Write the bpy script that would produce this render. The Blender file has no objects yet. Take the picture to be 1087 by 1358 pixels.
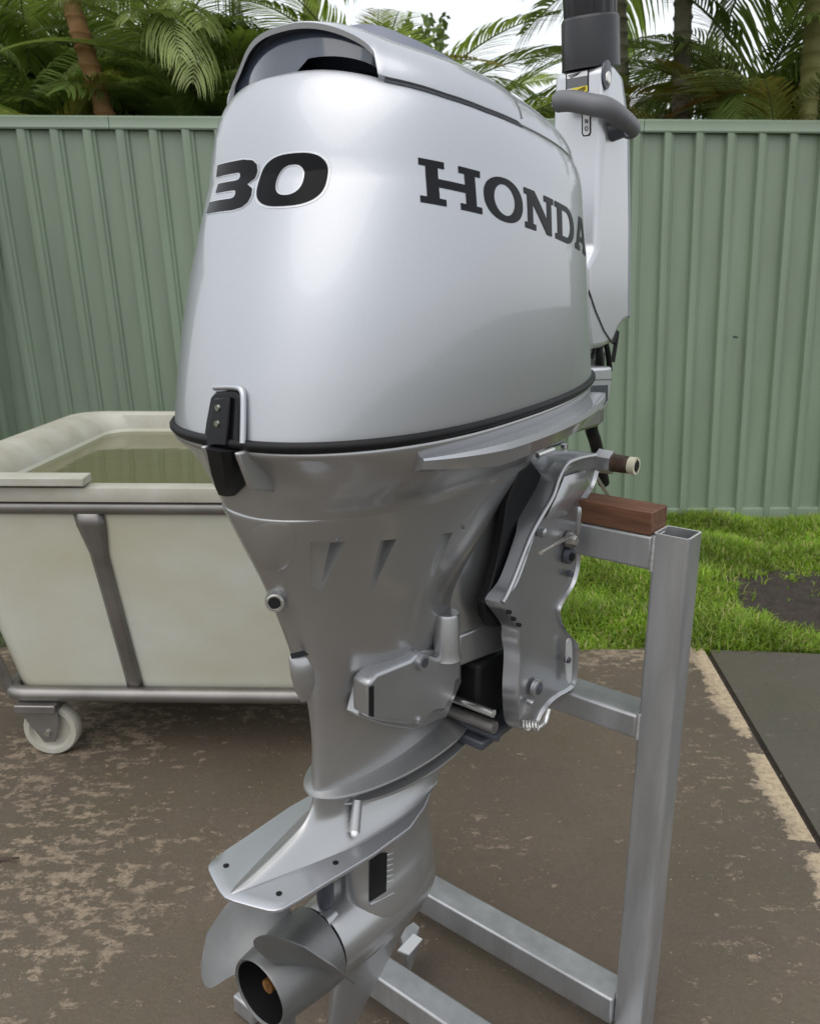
import bpy, bmesh, math, random
import numpy as np
from mathutils import Vector, Matrix
from mathutils.bvhtree import BVHTree
from mathutils.geometry import tessellate_polygon
random.seed(7); np.random.seed(7)
R = math.radians
scene = bpy.context.scene
# ---------------------------------------------------------------- camera
CAM_H = 1.13; FOC = 1090.0; CX, CY = 543.5, 679.0; PITCH = R(15.5)
cam_data = bpy.data.cameras.new('camera'); cam = bpy.data.objects.new('camera', cam_data)
scene.collection.objects.link(cam); scene.camera = cam
cam.location = (0, 0, CAM_H); cam.rotation_euler = (R(90) - PITCH, 0, 0)
cam_data.sensor_fit = 'VERTICAL'; cam_data.sensor_height = 24.0; cam_data.lens = FOC / 1358 * 24
cam_data.clip_start = 0.02; cam_data.clip_end = 500
cam_data.dof.use_dof = True; cam_data.dof.focus_distance = 1.0; cam_data.dof.aperture_fstop = 9.0
# ---------------------------------------------------------------- world, sun, exposure
world = bpy.data.worlds.new("World"); scene.world = world; world.use_nodes = True
wn = world.node_tree; wn.nodes.clear()
SUN_EL, SUN_ROT = R(62), R(215)
sky = wn.nodes.new('ShaderNodeTexSky'); sky.sky_type = 'NISHITA'; sky.sun_disc = False
sky.sun_elevation = SUN_EL; sky.sun_rotation = SUN_ROT; sky.air_density = 1.6; sky.dust_density = 2.0; sky.ozone_density = 1.0
hsv = wn.nodes.new('ShaderNodeHueSaturation'); hsv.inputs['Saturation'].default_value = 0.5
bg = wn.nodes.new('ShaderNodeBackground'); bg.inputs['Strength'].default_value = 0.14
wo = wn.nodes.new('ShaderNodeOutputWorld')
cloud = wn.nodes.new('ShaderNodeMix'); cloud.data_type = 'RGBA'; cloud.inputs[0].default_value = .72; cloud.inputs[7].default_value = (5.4, 5.55, 5.75, 1)   # overcast veil
wn.links.new(sky.outputs[0], hsv.inputs['Color']); wn.links.new(hsv.outputs[0], cloud.inputs[6]); wn.links.new(cloud.outputs[2], bg.inputs[0]); wn.links.new(bg.outputs[0], wo.inputs[0])
sl = bpy.data.lights.new('sun', 'SUN'); sl.energy = .9; sl.angle = R(70); sl.color = (1, .955, .88)
so = bpy.data.objects.new('sun', sl); scene.collection.objects.link(so)
_d = Vector((math.sin(SUN_ROT) * math.cos(SUN_EL), math.cos(SUN_ROT) * math.cos(SUN_EL), math.sin(SUN_EL)))
so.rotation_euler = _d.to_track_quat('Z', 'Y').to_euler(); so.location = (0, 0, 6)
scene.view_settings.view_transform = 'Standard'; scene.view_settings.look = 'None'
scene.view_settings.gamma = 1; scene.view_settings.exposure = 0.58
# ---------------------------------------------------------------- sight lines (photo pixel -> point on a known plane)
TH = R(50.9); Fv = np.array([math.cos(TH), math.sin(TH)]); Lv = np.array([-math.sin(TH), math.cos(TH)]); OO = np.array([.163, 1.18])
def ray(x, y):
    a = (x - CX) / FOC; b = -(y - CY) / FOC
    return np.array([a, math.cos(PITCH) + b * math.sin(PITCH), -math.sin(PITCH) + b * math.cos(PITCH)])
def w2l(p):
    d = np.array(p[:2]) - OO; return (float(d @ Fv), float(d @ Lv), float(p[2]))
def on_y(x, y, yl=0.0):
    r = ray(x, y); k = (yl + OO @ Lv) / (r[:2] @ Lv); return w2l([r[0]*k, r[1]*k, CAM_H + r[2]*k])
def on_x(x, y, xl=0.0):
    r = ray(x, y); k = (xl + OO @ Fv) / (r[:2] @ Fv); return w2l([r[0]*k, r[1]*k, CAM_H + r[2]*k])
def wY(x, y, Y):
    r = ray(x, y); k = Y / r[1]; return (r[0]*k, Y, CAM_H + r[2]*k)
def wz(x, y, z=0.0):
    r = ray(x, y); k = (z - CAM_H) / r[2]; return (r[0]*k, r[1]*k, z)
# ---------------------------------------------------------------- materials
def mat(name, col, rough=.5, metal=0., coat=0., coat_r=.1, spec=.5, noise=0., nscale=20., bump=0., bscale=60., dist=.001, var=None, trans=0., stretch=None, rvar=0.):
    m = bpy.data.materials.new(name); m.use_nodes = True; nt = m.node_tree; b = nt.nodes['Principled BSDF']
    b.inputs['Base Color'].default_value = (*col, 1); b.inputs['Roughness'].default_value = rough; b.inputs['Metallic'].default_value = metal
    b.inputs['Coat Weight'].default_value = coat; b.inputs['Coat Roughness'].default_value = coat_r; b.inputs['Specular IOR Level'].default_value = spec
    if trans: b.inputs['Transmission Weight'].default_value = trans
    tc = nt.nodes.new('ShaderNodeTexCoord'); src = tc.outputs['Object']
    if stretch:
        mp = nt.nodes.new('ShaderNodeMapping'); mp.inputs['Scale'].default_value = stretch; nt.links.new(src, mp.inputs[0]); src = mp.outputs[0]
    if noise or var:
        n = nt.nodes.new('ShaderNodeTexNoise'); n.inputs['Scale'].default_value = nscale; n.inputs['Detail'].default_value = 6; n.inputs['Roughness'].default_value = .6
        nt.links.new(src, n.inputs['Vector'])
        rp = nt.nodes.new('ShaderNodeValToRGB'); rp.color_ramp.elements[0].position = .3; rp.color_ramp.elements[1].position = .7
        c2 = var if var else tuple(c * (1 + noise) for c in col); c1 = col if var else tuple(c * (1 - noise) for c in col)
        rp.color_ramp.elements[0].color = (*c1, 1); rp.color_ramp.elements[1].color = (*c2, 1)
        nt.links.new(n.outputs[0], rp.inputs[0]); nt.links.new(rp.outputs[0], b.inputs['Base Color'])
        if rvar:
            mr = nt.nodes.new('ShaderNodeMapRange'); mr.inputs['To Min'].default_value = max(0, rough - rvar); mr.inputs['To Max'].default_value = min(1, rough + rvar)
            nt.links.new(n.outputs[0], mr.inputs[0]); nt.links.new(mr.outputs[0], b.inputs['Roughness'])
    if bump:
        n2 = nt.nodes.new('ShaderNodeTexNoise'); n2.inputs['Scale'].default_value = bscale; n2.inputs['Detail'].default_value = 4
        nt.links.new(src, n2.inputs['Vector']); bp = nt.nodes.new('ShaderNodeBump'); bp.inputs['Strength'].default_value = bump; bp.inputs['Distance'].default_value = dist
        nt.links.new(n2.outputs[0], bp.inputs['Height']); nt.links.new(bp.outputs[0], b.inputs['Normal'])
    return m
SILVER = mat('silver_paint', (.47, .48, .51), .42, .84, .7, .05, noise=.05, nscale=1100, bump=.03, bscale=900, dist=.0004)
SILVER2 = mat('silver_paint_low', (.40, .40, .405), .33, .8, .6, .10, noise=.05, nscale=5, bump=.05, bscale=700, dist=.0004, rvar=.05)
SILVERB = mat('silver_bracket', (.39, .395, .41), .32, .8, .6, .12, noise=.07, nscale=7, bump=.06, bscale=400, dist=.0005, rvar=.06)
WHITEP = mat('tiller_silver', (.56, .57, .60), .33, .55, .6, .12, noise=.02, nscale=4)
PROPM = mat('propeller_metal', (.16, .162, .162), .42, .55, .2, .3, noise=.2, nscale=14, bump=.1, bscale=120, rvar=.1)
BLACK = mat('black_rubber', (.008, .008, .009), .5, 0, 0, .1, spec=.25, noise=.2)
GLOSS = mat('black_gloss', (.005, .005, .007), .25, 0, 0, .08, spec=.2)
LINERM = mat('intake_plastic', (.22, .24, .30), .3, 0, .4)
DARKP = mat('dark_plastic', (.05, .055, .07), .35, 0, .2, .2, noise=.2, nscale=12)
GREYR = mat('grey_rubber', (.13, .13, .14), .5, 0, .1, .4, noise=.1, nscale=18, bump=.1, bscale=300)
GRIPM = mat('grip_rubber', (.015, .0145, .018), .34, 0, .08, .2, noise=.15)
DECAL = mat('black_vinyl', (.008, .009, .012), .42, 0, 0, .05, spec=.2)
DECALB = mat('black_gloss_vinyl', (.004, .004, .005), .2, 0, 0, .05, spec=.12)
CHROME = mat('steel_bright', (.62, .61, .58), .22, .95, noise=.1, nscale=30)
LINE = mat('decal_chrome', (.62, .63, .65), .3, .6)
ALU = mat('galvanised_tube', (.40, .405, .415), .38, .7, 0, noise=.16, nscale=9, bump=.08, bscale=160, dist=.0005, stretch=(3, 3, .5), rvar=.12)
ALUE = mat('tube_cut_edge', (.72, .73, .74), .45, .6)
WELD = mat('weld_bead', (.5, .5, .5), .5, .7, noise=.3, nscale=80, bump=.5, bscale=200, dist=.002)
STEEL = mat('dull_stainless', (.25, .238, .228), .4, .8, noise=.2, nscale=8, bump=.1, bscale=100, rvar=.1)
RUSTY = mat('greasy_brown', (.07, .045, .03), .55, .3, noise=.5, nscale=60, bump=.4, bscale=200, dist=.001)
BRASS = mat('brass_nut', (.35, .17, .06), .45, .8, noise=.5, nscale=80, bump=.4, bscale=150)
CREAM = mat('cream_plug', (.55, .52, .40), .5)
WHITE = mat('white_print', (.8, .8, .8), .5)
YELLOW = mat('yellow_print', (.75, .6, .03), .5)
ORANGE = mat('orange_print', (.55, .10, .01), .5)
# ---------------------------------------------------------------- helpers
col = scene.collection
def tag(o, label=None, cat=None, group=None, kind=None):
    if label: o['label'] = label
    if cat: o['category'] = cat
    if group: o['group'] = group
    if kind: o['kind'] = kind
    return o
def empty(name, loc=(0, 0, 0), rz=0.):
    o = bpy.data.objects.new(name, None); col.objects.link(o); o.location = loc; o.rotation_euler = (0, 0, rz); o.empty_display_size = .05; return o
def mesh_obj(name, me, m, parent=None, smooth=None, bevel=0., seg=2):
    if smooth is not None:
        me.polygons.foreach_set('use_smooth', [True] * len(me.polygons)); me.set_sharp_from_angle(angle=R(smooth))
    mats = m if isinstance(m, (list, tuple)) else [m]
    for q in mats: me.materials.append(q)
    o = bpy.data.objects.new(name, me); col.objects.link(o)
    if parent: o.parent = parent
    if bevel:
        md = o.modifiers.new('bevel', 'BEVEL'); md.width = bevel; md.segments = seg; md.limit_method = 'ANGLE'; md.angle_limit = R(35); md.harden_normals = False
        me.polygons.foreach_set('use_smooth', [True] * len(me.polygons)); me.set_sharp_from_angle(angle=R(60))
    return o
def pyd(name, v, f, m, parent=None, smooth=None, bevel=0., seg=2, recalc=True):
    me = bpy.data.meshes.new(name); me.from_pydata([tuple(map(float, a)) for a in v], [], f)
    if recalc:
        bm = bmesh.new(); bm.from_mesh(me); bmesh.ops.recalc_face_normals(bm, faces=bm.faces); bm.to_mesh(me); bm.free()
    return mesh_obj(name, me, m, parent, smooth, bevel, seg)
def bm_obj(name, bm, m, parent=None, smooth=None, bevel=0., seg=2):
    bmesh.ops.recalc_face_normals(bm, faces=bm.faces)
    me = bpy.data.meshes.new(name); bm.to_mesh(me); bm.free(); return mesh_obj(name, me, m, parent, smooth, bevel, seg)
def boxv(x0, x1, y0, y1, z0, z1):
    v = [(x, y, z) for x in (x0, x1) for y in (y0, y1) for z in (z0, z1)]
    f = [(0, 1, 3, 2), (4, 6, 7, 5), (0, 4, 5, 1), (2, 3, 7, 6), (0, 2, 6, 4), (1, 5, 7, 3)]
    return v, f
def box(name, b, m, parent=None, bevel=0., seg=2):
    v, f = boxv(*b); return pyd(name, v, f, m, parent, None, bevel, seg)
def loft(rings, cap0=True, cap1=True):
    n = len(rings[0]); v = [p for r in rings for p in r]; f = []
    for k in range(len(rings) - 1):
        for i in range(n):
            j = (i + 1) % n; f.append((k*n + i, k*n + j, (k+1)*n + j, (k+1)*n + i))
    if cap0: f.append(tuple(range(n - 1, -1, -1)))
    if cap1: f.append(tuple((len(rings) - 1)*n + i for i in range(n)))
    return v, f
def tube(path, r, n=12, closed=False, flat=1., caps=True, up=(0, 0, 1)):
    P = [Vector(p) for p in path]; rs = r if isinstance(r, (list, tuple)) else [r] * len(P); rings = []; prev = None
    for i, p in enumerate(P):
        if closed: t = P[(i+1) % len(P)] - P[i-1]
        else: t = P[min(i+1, len(P)-1)] - P[max(i-1, 0)]
        t.normalize()
        if prev is None:
            a = Vector(up) if abs(t.dot(Vector(up))) < .95 else Vector((1, 0, 0))
            u = (a - t * a.dot(t)).normalized()
        else: u = (prev - t * prev.dot(t)).normalized()
        prev = u; w = t.cross(u)
        rings.append([tuple(p + (u * math.cos(2*math.pi*k/n) * flat + w * math.sin(2*math.pi*k/n)) * rs[i]) for k in range(n)])
    if closed: rings.append(rings[0]); v, f = loft(rings, False, False); return v, f
    return loft(rings, caps, caps)
def tube_obj(name, path, r, m, parent=None, n=12, smooth=50, **k):
    v, f = tube(path, r, n, **k); return pyd(name, v, f, m, parent, smooth)
def join(*parts):
    V = []; F = []
    for v, f in parts:
        o = len(V); V += list(v); F += [tuple(i + o for i in q) for q in f]
    return V, F
def prism(pts, off):
    """closed polygon of 3D points extruded by the vector off"""
    n = len(pts); off = Vector(off); v = [tuple(p) for p in pts] + [tuple(Vector(p) + off) for p in pts]
    f = [tuple(range(n)), tuple(range(2*n - 1, n - 1, -1))] + [(i, (i+1) % n, n + (i+1) % n, n + i) for i in range(n)]
    return v, f
def spline(pts, per=6, closed=False):
    P = [np.array(p, float) for p in pts]; out = []; n = len(P); rng = range(n if closed else n - 1)
    for i in rng:
        a, b, c, d = (P[(i-1) % n] if closed or i > 0 else P[i]), P[i], P[(i+1) % n], (P[(i+2) % n] if closed or i + 2 < n else P[(i+1) % n])
        for k in range(per):
            t = k / per; out.append(tuple(.5 * ((2*b) + (-a + c)*t + (2*a - 5*b + 4*c - d)*t*t + (-a + 3*b - 3*c + d)*t**3)))
    if not closed: out.append(tuple(P[-1]))
    return out
def spow(c, e): return math.copysign(abs(c) ** e, c)
def section(xr, xf, w, nr=2.2, nf=2.4, m=.5, n=96):
    """plan outline; index 0 = rear centre, then starboard (-y), front, port"""
    xm = xr + (xf - xr) * m; out = []
    for i in range(n):
        a = 2*math.pi*i/n; c, s = math.cos(a), math.sin(a); e = nr if c > 0 else nf; r = (xm - xr) if c > 0 else (xf - xm)
        out.append((xm - spow(c, 2/e) * r, -spow(s, 2/e) * w))
    return out
def interp_levels(levels, t):
    """levels: list of tuples, smooth interpolation at t in [0,len-1]"""
    L = np.array(levels, float); n = len(L); i = min(int(t), n - 2); u = t - i
    a = L[max(i-1, 0)]; b = L[i]; c = L[i+1]; d = L[min(i+2, n-1)]
    return .5*((2*b) + (-a + c)*u + (2*a - 5*b + 4*c - d)*u*u + (-a + 3*b - 3*c + d)*u**3)
def apply_boolean(o, cutters):
    for c in cutters:
        md = o.modifiers.new('cut', 'BOOLEAN'); md.operation = 'DIFFERENCE'; md.object = c; md.solver = 'EXACT'
    dg = bpy.context.evaluated_depsgraph_get(); dg.update()
    me = bpy.data.meshes.new_from_object(o.evaluated_get(dg)); o.modifiers.clear(); old = o.data; o.data = me; bpy.data.meshes.remove(old)
    for c in cutters:
        d = c.data; bpy.data.objects.remove(c); bpy.data.meshes.remove(d)
    me.set_sharp_from_angle(angle=R(32))

# ================================================================= SETTING
def nd(nt, t, **k):
    n = nt.nodes.new(t)
    for a, b in k.items(): setattr(n, a, b)
    return n
JA = wz(936, 862); JB = wz(1087, 1120)      # the joint between the two slabs
def concrete(name, base, dark, pale, joint_strip=False, green=(.075, .07, .035)):
    m = bpy.data.materials.new(name); m.use_nodes = True; nt = m.node_tree; L = nt.links.new; b = nt.nodes['Principled BSDF']
    geo = nd(nt, 'ShaderNodeNewGeometry'); pos = geo.outputs['Position']
    def noise(scale, det=6, rough=.6, dist=0., vec=pos):
        n = nd(nt, 'ShaderNodeTexNoise'); n.inputs['Scale'].default_value = scale; n.inputs['Detail'].default_value = det; n.inputs['Roughness'].default_value = rough; n.inputs['Distortion'].default_value = dist; L(vec, n.inputs['Vector']); return n.outputs[0]
    def rng(s, a, bb, c=0., d=1., smooth=False):
        n = nd(nt, 'ShaderNodeMapRange'); n.inputs[1].default_value = a; n.inputs[2].default_value = bb; n.inputs[3].default_value = c; n.inputs[4].default_value = d
        if smooth: n.interpolation_type = 'SMOOTHSTEP'
        L(s, n.inputs[0]); return n.outputs[0]
    def mix(f, a, c):
        n = nd(nt, 'ShaderNodeMix', data_type='RGBA')
        if isinstance(f, float): n.inputs[0].default_value = f
        else: L(f, n.inputs[0])
        for s, q in ((n.inputs[6], a), (n.inputs[7], c)):
            if isinstance(q, tuple): s.default_value = (*q, 1)
            else: L(q, s)
        return n.outputs[2]
    def op(o, a, c=0.):
        n = nd(nt, 'ShaderNodeMath', operation=o)
        for s, q in ((n.inputs[0], a), (n.inputs[1], c)):
            if isinstance(q, (int, float)): s.default_value = q
            else: L(q, s)
        return n.outputs[0]
    c = mix(rng(noise(1.6), .35, .65), base, dark)
    c = mix(op('MULTIPLY', rng(noise(2.3, 8, .65), .48, .62), .35), c, green)
    c = mix(op('MULTIPLY', rng(noise(60, 4, .7), .45, .75), .45), c, tuple(q*.55 for q in base))
    c = mix(op('MULTIPLY', rng(noise(170, 3, .7), .52, .8), .6), c, tuple(min(1, q*1.5) for q in base))
    # flaked pale patches
    broad = rng(noise(1.9, 4, .5), .44, .62, smooth=True)
    if joint_strip:
        sep = nd(nt, 'ShaderNodeSeparateXYZ'); L(pos, sep.inputs[0])
        dx, dy = JB[0] - JA[0], JB[1] - JA[1]; ln = math.hypot(dx, dy); nx, ny = dy/ln, -dx/ln
        d = op('ABSOLUTE', op('ADD', op('ADD', op('MULTIPLY', sep.outputs[0], nx), op('MULTIPLY', sep.outputs[1], ny)), -(JA[0]*nx + JA[1]*ny)))
        strip = rng(op('ADD', d, op('MULTIPLY', noise(9, 4, .6), .11)), .075, .135, 1., 0., smooth=True)
        along = rng(noise(4.5, 3, .5), .36, .48)
        # left area patches: stronger towards -x
        leftw = rng(sep.outputs[0], .35, -.75, .0, 1., smooth=True)
        grassedge = rng(sep.outputs[1], 2.22, 2.42, 0., .9, smooth=True)
        thr = op('ADD', op('ADD', op('MULTIPLY', strip, op('MULTIPLY', along, .34)), op('MULTIPLY', leftw, op('MULTIPLY', broad, .075))), op('ADD', op('MULTIPLY', grassedge, .16), op('MULTIPLY', broad, .06)))
    else: thr = op('MULTIPLY', broad, .03)
    mp = nd(nt, 'ShaderNodeMapping'); mp.inputs['Scale'].default_value = (1, 1.5, 1); L(pos, mp.inputs[0])
    fl = noise(24, 9, .74, .12, mp.outputs[0])
    flake = rng(op('ADD', fl, thr), .615, .665)
    holes = rng(noise(70, 5, .7), .40, .55)
    flake = op('MULTIPLY', flake, rng(holes, 0, 1, .45, 1.))
    c = mix(op('MULTIPLY', flake, .8), c, mix(rng(noise(5), .4, .6), pale, tuple(q*.78 for q in pale)))
    if joint_strip: c = mix(op('MULTIPLY', op('MULTIPLY', flake, strip), .8), c, (.50, .40, .265))
    L(c, b.inputs['Base Color']); L(rng(noise(4), .3, .7, .5, .85), b.inputs['Roughness'])
    bp = nd(nt, 'ShaderNodeBump'); bp.inputs['Strength'].default_value = .6; bp.inputs['Distance'].default_value = .0025
    L(op('ADD', noise(130, 5, .7), op('MULTIPLY', flake, .5)), bp.inputs['Height']); L(bp.outputs[0], b.inputs['Normal'])
    return m
CONC = concrete('weathered_concrete', (.122, .093, .066), (.088, .069, .050), (.34, .265, .19), True)
CONC2 = concrete('olive_concrete', (.090, .080, .060), (.072, .066, .050), (.19, .165, .13))
SOIL = mat('dark_soil', (.028, .02, .015), .9, noise=.0, var=(.055, .042, .034), nscale=18, bump=1., bscale=60, dist=.02)
SUBM = mat('lawn_soil', (.05, .06, .02), .9, noise=.4, nscale=20, bump=1, bscale=50, dist=.02)
# far ground sheet
v, f = [(-250, -250, -.03), (250, -250, -.03), (250, 250, -.03), (-250, 250, -.03)], [(0, 1, 2, 3)]
tag(pyd('ground', v, f, SUBM), kind='structure')
jdir = Vector((JB[0]-JA[0], JB[1]-JA[1], 0)).normalized(); jn = Vector((jdir.y, -jdir.x, 0))
if jn.x < 0: jn = -jn
J0 = Vector(JA); g = .006
Jend = J0 + jdir * 6.0
YE = 2.43
def wob(x): return YE + .012*math.sin(x*9) + .008*math.sin(x*23+1)
edge = [(x, wob(x), 0) for x in np.linspace(-6, J0.x - g, 60)]
slab = [(-6, -4, 0)] + edge + [tuple(Jend - jn*g)]
slab = [(p[0], p[1], 0) for p in slab] + [(Jend.x - jn.x*g, -4, 0)]
v, f = prism(slab, (0, 0, -.09)); tag(pyd('concrete_slab', v, f, CONC), kind='structure')
edge2 = [(J0.x + g + .004 + t*(5.0), wob(5+t*4) - .02 - t*.25, 0) for t in np.linspace(0, 1, 30)]
slab2 = edge2 + [(6, -4, 0), (Jend.x + jn.x*g, -4, 0), tuple(Jend + jn*g)]
v, f = prism([(p[0], p[1], 0) for p in slab2], (0, 0, -.09)); tag(pyd('olive_slab', v, f, CONC2), kind='structure')
v, f = prism([(J0.x-.03, J0.y-.02, -.012), (J0.x+.03, J0.y-.02, -.012), (Jend.x+.03, Jend.y, -.012), (Jend.x-.03, Jend.y, -.012)], (0, 0, -.02))
tag(pyd('joint_filler', v, f, SOIL), kind='structure')

# ---- fence
FENCE = mat('green_colour_steel', (.205, .262, .190), .42, 0., .1, .3, noise=.09, nscale=2.6, bump=.03, bscale=6, rvar=.08, stretch=(4, 4, .5))
FENCEC = mat('green_steel_cap', (.24, .30, .225), .4, 0., .15, .25, noise=.06, nscale=3)
FA = (-2.72, 3.90); FB = (3.28, 4.10); FTOP = 1.835; LEAN = .045
def fence_run(label, A, B, rib=.143, gcap=None):
    A = Vector((*A, 0)); B = Vector((*B, 0)); d = (B - A); ln = d.length; d.normalize(); nrm = Vector((d.y, -d.x, 0))   # towards the viewer
    root = empty('steel_fence', A, math.atan2(d.y, d.x)); tag(root, label, 'fence')
    npan = max(1, round(ln / (rib*6))); pw = ln / npan
    def sheet(nr):
        prof = []
        for k in range(nr):
            x0 = k * pw / nr; w = pw / nr
            prof += [(x0, 0), (x0 + w*.12, 0), (x0 + w*.22, .004), (x0 + w*.27, .014), (x0 + w*.32, .016), (x0 + w*.37, .028), (x0 + w*.97, .030), (x0 + w*.995, .002)]
        prof.append((pw, 0)); v = []; fa = []
        for (x, dep) in prof:
            for z in (-.02, FTOP - .05): v.append((x + LEAN * (FTOP - z) * 1.0, dep - .034, z))
        for i in range(len(prof) - 1): fa.append((2*i, 2*i+2, 2*i+3, 2*i+1))
        me = bpy.data.meshes.new('fence_panel'); me.from_pydata(v, [], fa); me.materials.append(FENCE); return me
    me = sheet(6)
    for i in range(npan):
        o = bpy.data.objects.new('fence_panel', me); col.objects.link(o); o.parent = root; o.location = (i*pw, .002*(i % 2), 0)
        md = o.modifiers.new('solid', 'SOLIDIFY'); md.thickness = .001; md.offset = 0
    x = 0.
    seg = 2.36; cuts = [-.05]
    c = gcap if gcap else seg
    while c < ln: cuts.append(c); c += seg
    cuts.append(ln + .05)
    for a, b in zip(cuts[:-1], cuts[1:]):
        # rolled cap with a lip
        pr = [(-.038, -.045), (-.034, -.052), (-.030, -.045), (-.036, -.004), (-.026, .004), (.018, .006), (.026, 0), (.026, -.05), (.020, -.05), (.018, -.02), (-.02, -.02), (-.022, -.045)]
        va = [(a + .0015, y - .0, FTOP + z) for y, z in pr] + [(b - .0015, y, FTOP + z) for y, z in pr]; n = len(pr)
        fa = [(i, (i+1) % n, n + (i+1) % n, n + i) for i in range(n)] + [tuple(range(n)), tuple(range(2*n-1, n-1, -1))]
        pyd('top_rail', va, fa, FENCEC, root, 40)
    va, fa = boxv(0, ln, -.028, -.002, -.03, .035); pyd('bottom_rail', va, fa, FENCEC, root, None, .004)
    return root
fence_run('long pale green ribbed steel fence running behind the outboard motor and lawn', FA, FB, gcap=1.405)
# left return of the same fence
cL = wY(22, 560, 3.93)
fence_run('short side run of green steel fence at the far left behind the tub', (-2.50, 2.3), (-1.90, 3.90))

# ---- lawn blades
def grass(name, label, npts, region, hmin, hmax, mats, dens=None):
    V = []; Fc = []; rng = np.random.RandomState(3)
    cnt = 0
    while cnt < npts:
        x = rng.uniform(region[0], region[1]); y = region[2] + (region[3]-region[2]) * rng.rand()
        if dens and rng.rand() > dens(x, y): continue
        h = rng.uniform(hmin, hmax) * (1 + .5*math.sin(x*7+y*5)*math.sin(x*3.3-y*8)); a = rng.uniform(0, 2*math.pi); ln = rng.uniform(.2, 1.0) * h; w = rng.uniform(.0016, .0042)
        dx, dy = math.cos(a), math.sin(a); px_, py_ = -dy*w, dx*w; z0 = -.03; b = len(V)
        V += [(x-px_, y-py_, z0), (x+px_, y+py_, z0), (x+dx*ln*.35+px_*.8, y+dy*ln*.35+py_*.8, z0+h*.65), (x+dx*ln*.35-px_*.8, y+dy*ln*.35-py_*.8, z0+h*.65), (x+dx*ln, y+dy*ln, z0+h*(.95 if ln < .7*h else .7))]
        Fc += [(b, b+1, b+2, b+3), (b+3, b+2, b+4)]; cnt += 1
    me = bpy.data.meshes.new(name); me.from_pydata(V, [], Fc)
    for q in mats: me.materials.append(q)
    idx = np.repeat(rng.choice(len(mats), cnt, p=[.5, .35, .15][:len(mats)]), 2); me.polygons.foreach_set('material_index', idx)
    o = bpy.data.objects.new(name, me); col.objects.link(o); tag(o, label, 'grass', kind='stuff'); return o
def leafmat(name, c, tr=.35, rough=.45, var=.35):
    m = bpy.data.materials.new(name); m.use_nodes = True; nt = m.node_tree; b = nt.nodes['Principled BSDF']; L = nt.links.new
    n = nd(nt, 'ShaderNodeTexNoise'); n.inputs['Scale'].default_value = 3.5; n.inputs['Detail'].default_value = 4
    g_ = nd(nt, 'ShaderNodeNewGeometry'); L(g_.outputs['Position'], n.inputs['Vector'])
    rp = nd(nt, 'ShaderNodeValToRGB'); rp.color_ramp.elements[0].position = .35; rp.color_ramp.elements[1].position = .65
    rp.color_ramp.elements[0].color = (*[q*(1-var) for q in c], 1); rp.color_ramp.elements[1].color = (*[min(1, q*(1+var)) for q in c], 1)
    L(n.outputs[0], rp.inputs[0]); L(rp.outputs[0], b.inputs['Base Color']); b.inputs['Roughness'].default_value = rough
    t = nd(nt, 'ShaderNodeBsdfTranslucent'); L(rp.outputs[0], t.inputs[0]); mx = nd(nt, 'ShaderNodeMixShader'); mx.inputs[0].default_value = tr
    L(b.outputs[0], mx.inputs[1]); L(t.outputs[0], mx.inputs[2]); L(mx.outputs[0], nt.nodes['Material Output'].inputs[0]); return m
G1 = leafmat('grass_fresh', (.28, .42, .04), .5); G2 = leafmat('grass_mid', (.20, .33, .035), .5); G3 = leafmat('grass_straw', (.36, .36, .12), .4)
pc = wz(1120, 800)
def lawn_d(x, y):
    d = math.hypot((x - pc[0])/.44, (y - pc[1])/.36) + .18*math.sin(x*11+y*5) + .1*math.sin(x*31-y*23)
    if d < .85: return .012
    if d < 1.2: return (d - .85)/.35*.8
    return 1.
tag(pyd('lawn_bed', [(-3, YE - .05, -.022), (4.5, YE - .05, -.022), (4.5, 4.2, -.022), (-3, 4.2, -.022)], [(0, 1, 2, 3)], SUBM), kind='structure')
# bare soil mound
bm = bmesh.new(); N = 40; gv = {}
for i in range(N + 1):
    for j in range(N + 1):
        u = (i/N - .5)*2; w = (j/N - .5)*2; x = pc[0] + u*.6; y = pc[1] + w*.5
        hgt = .02 * max(0, 1 - u*u - w*w) + .008*math.sin(x*40)*math.sin(y*37) * max(0, 1 - (u*u+w*w)*.8) + .004*math.sin(x*90+y*70)
        gv[i, j] = bm.verts.new((x, y, -.021 + hgt))
for i in range(N):
    for j in range(N): bm.faces.new((gv[i, j], gv[i+1, j], gv[i+1, j+1], gv[i, j+1]))
tag(bm_obj('bare_soil', bm, SOIL, None, 80), kind='structure')
grass('grass', 'bright green lawn grass growing between the slab and the steel fence', 90000, (.2, 3.1, YE - .012, 3.98), .036, .066, [G1, G2, G3], lawn_d)

# ---- house roof far behind at the right
ROOFM = mat('pale_roof_sheet', (.50, .52, .53), .6, noise=.06, nscale=3); HWALL = mat('pale_render', (.55, .53, .48), .8)
hs = empty('house', (4.8, 9.5, 0)); tag(hs, 'pale roofed house half hidden behind the palms at the right', 'house')
box('wall', (-2.2, 4, 0, 5, 0, 2.3), HWALL, hs, .01)
prof = []; nr = 60
va = []; fa = []
for i in range(nr*4 + 1):
    x = -2.6 + i * 7.2 / (nr*4); dz = (0, .018, .018, 0)[i % 4]
    va += [(x, -.5, 2.25 + dz), (x, 2.6, 3.55 + dz)]
for i in range(nr*4): fa.append((2*i, 2*i+2, 2*i+3, 2*i+1))
rf = pyd('roof', va, fa, ROOFM, hs); box('gutter', (-2.6, 4.6, -.6, -.5, 2.16, 2.26), WHITE, hs, .02)
for i in range(7): box('batten', (-2.6, 4.6, -.4 + i*.42, -.38 + i*.42, 2.30 + i*.176, 2.325 + i*.176), HWALL, rf)

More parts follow.
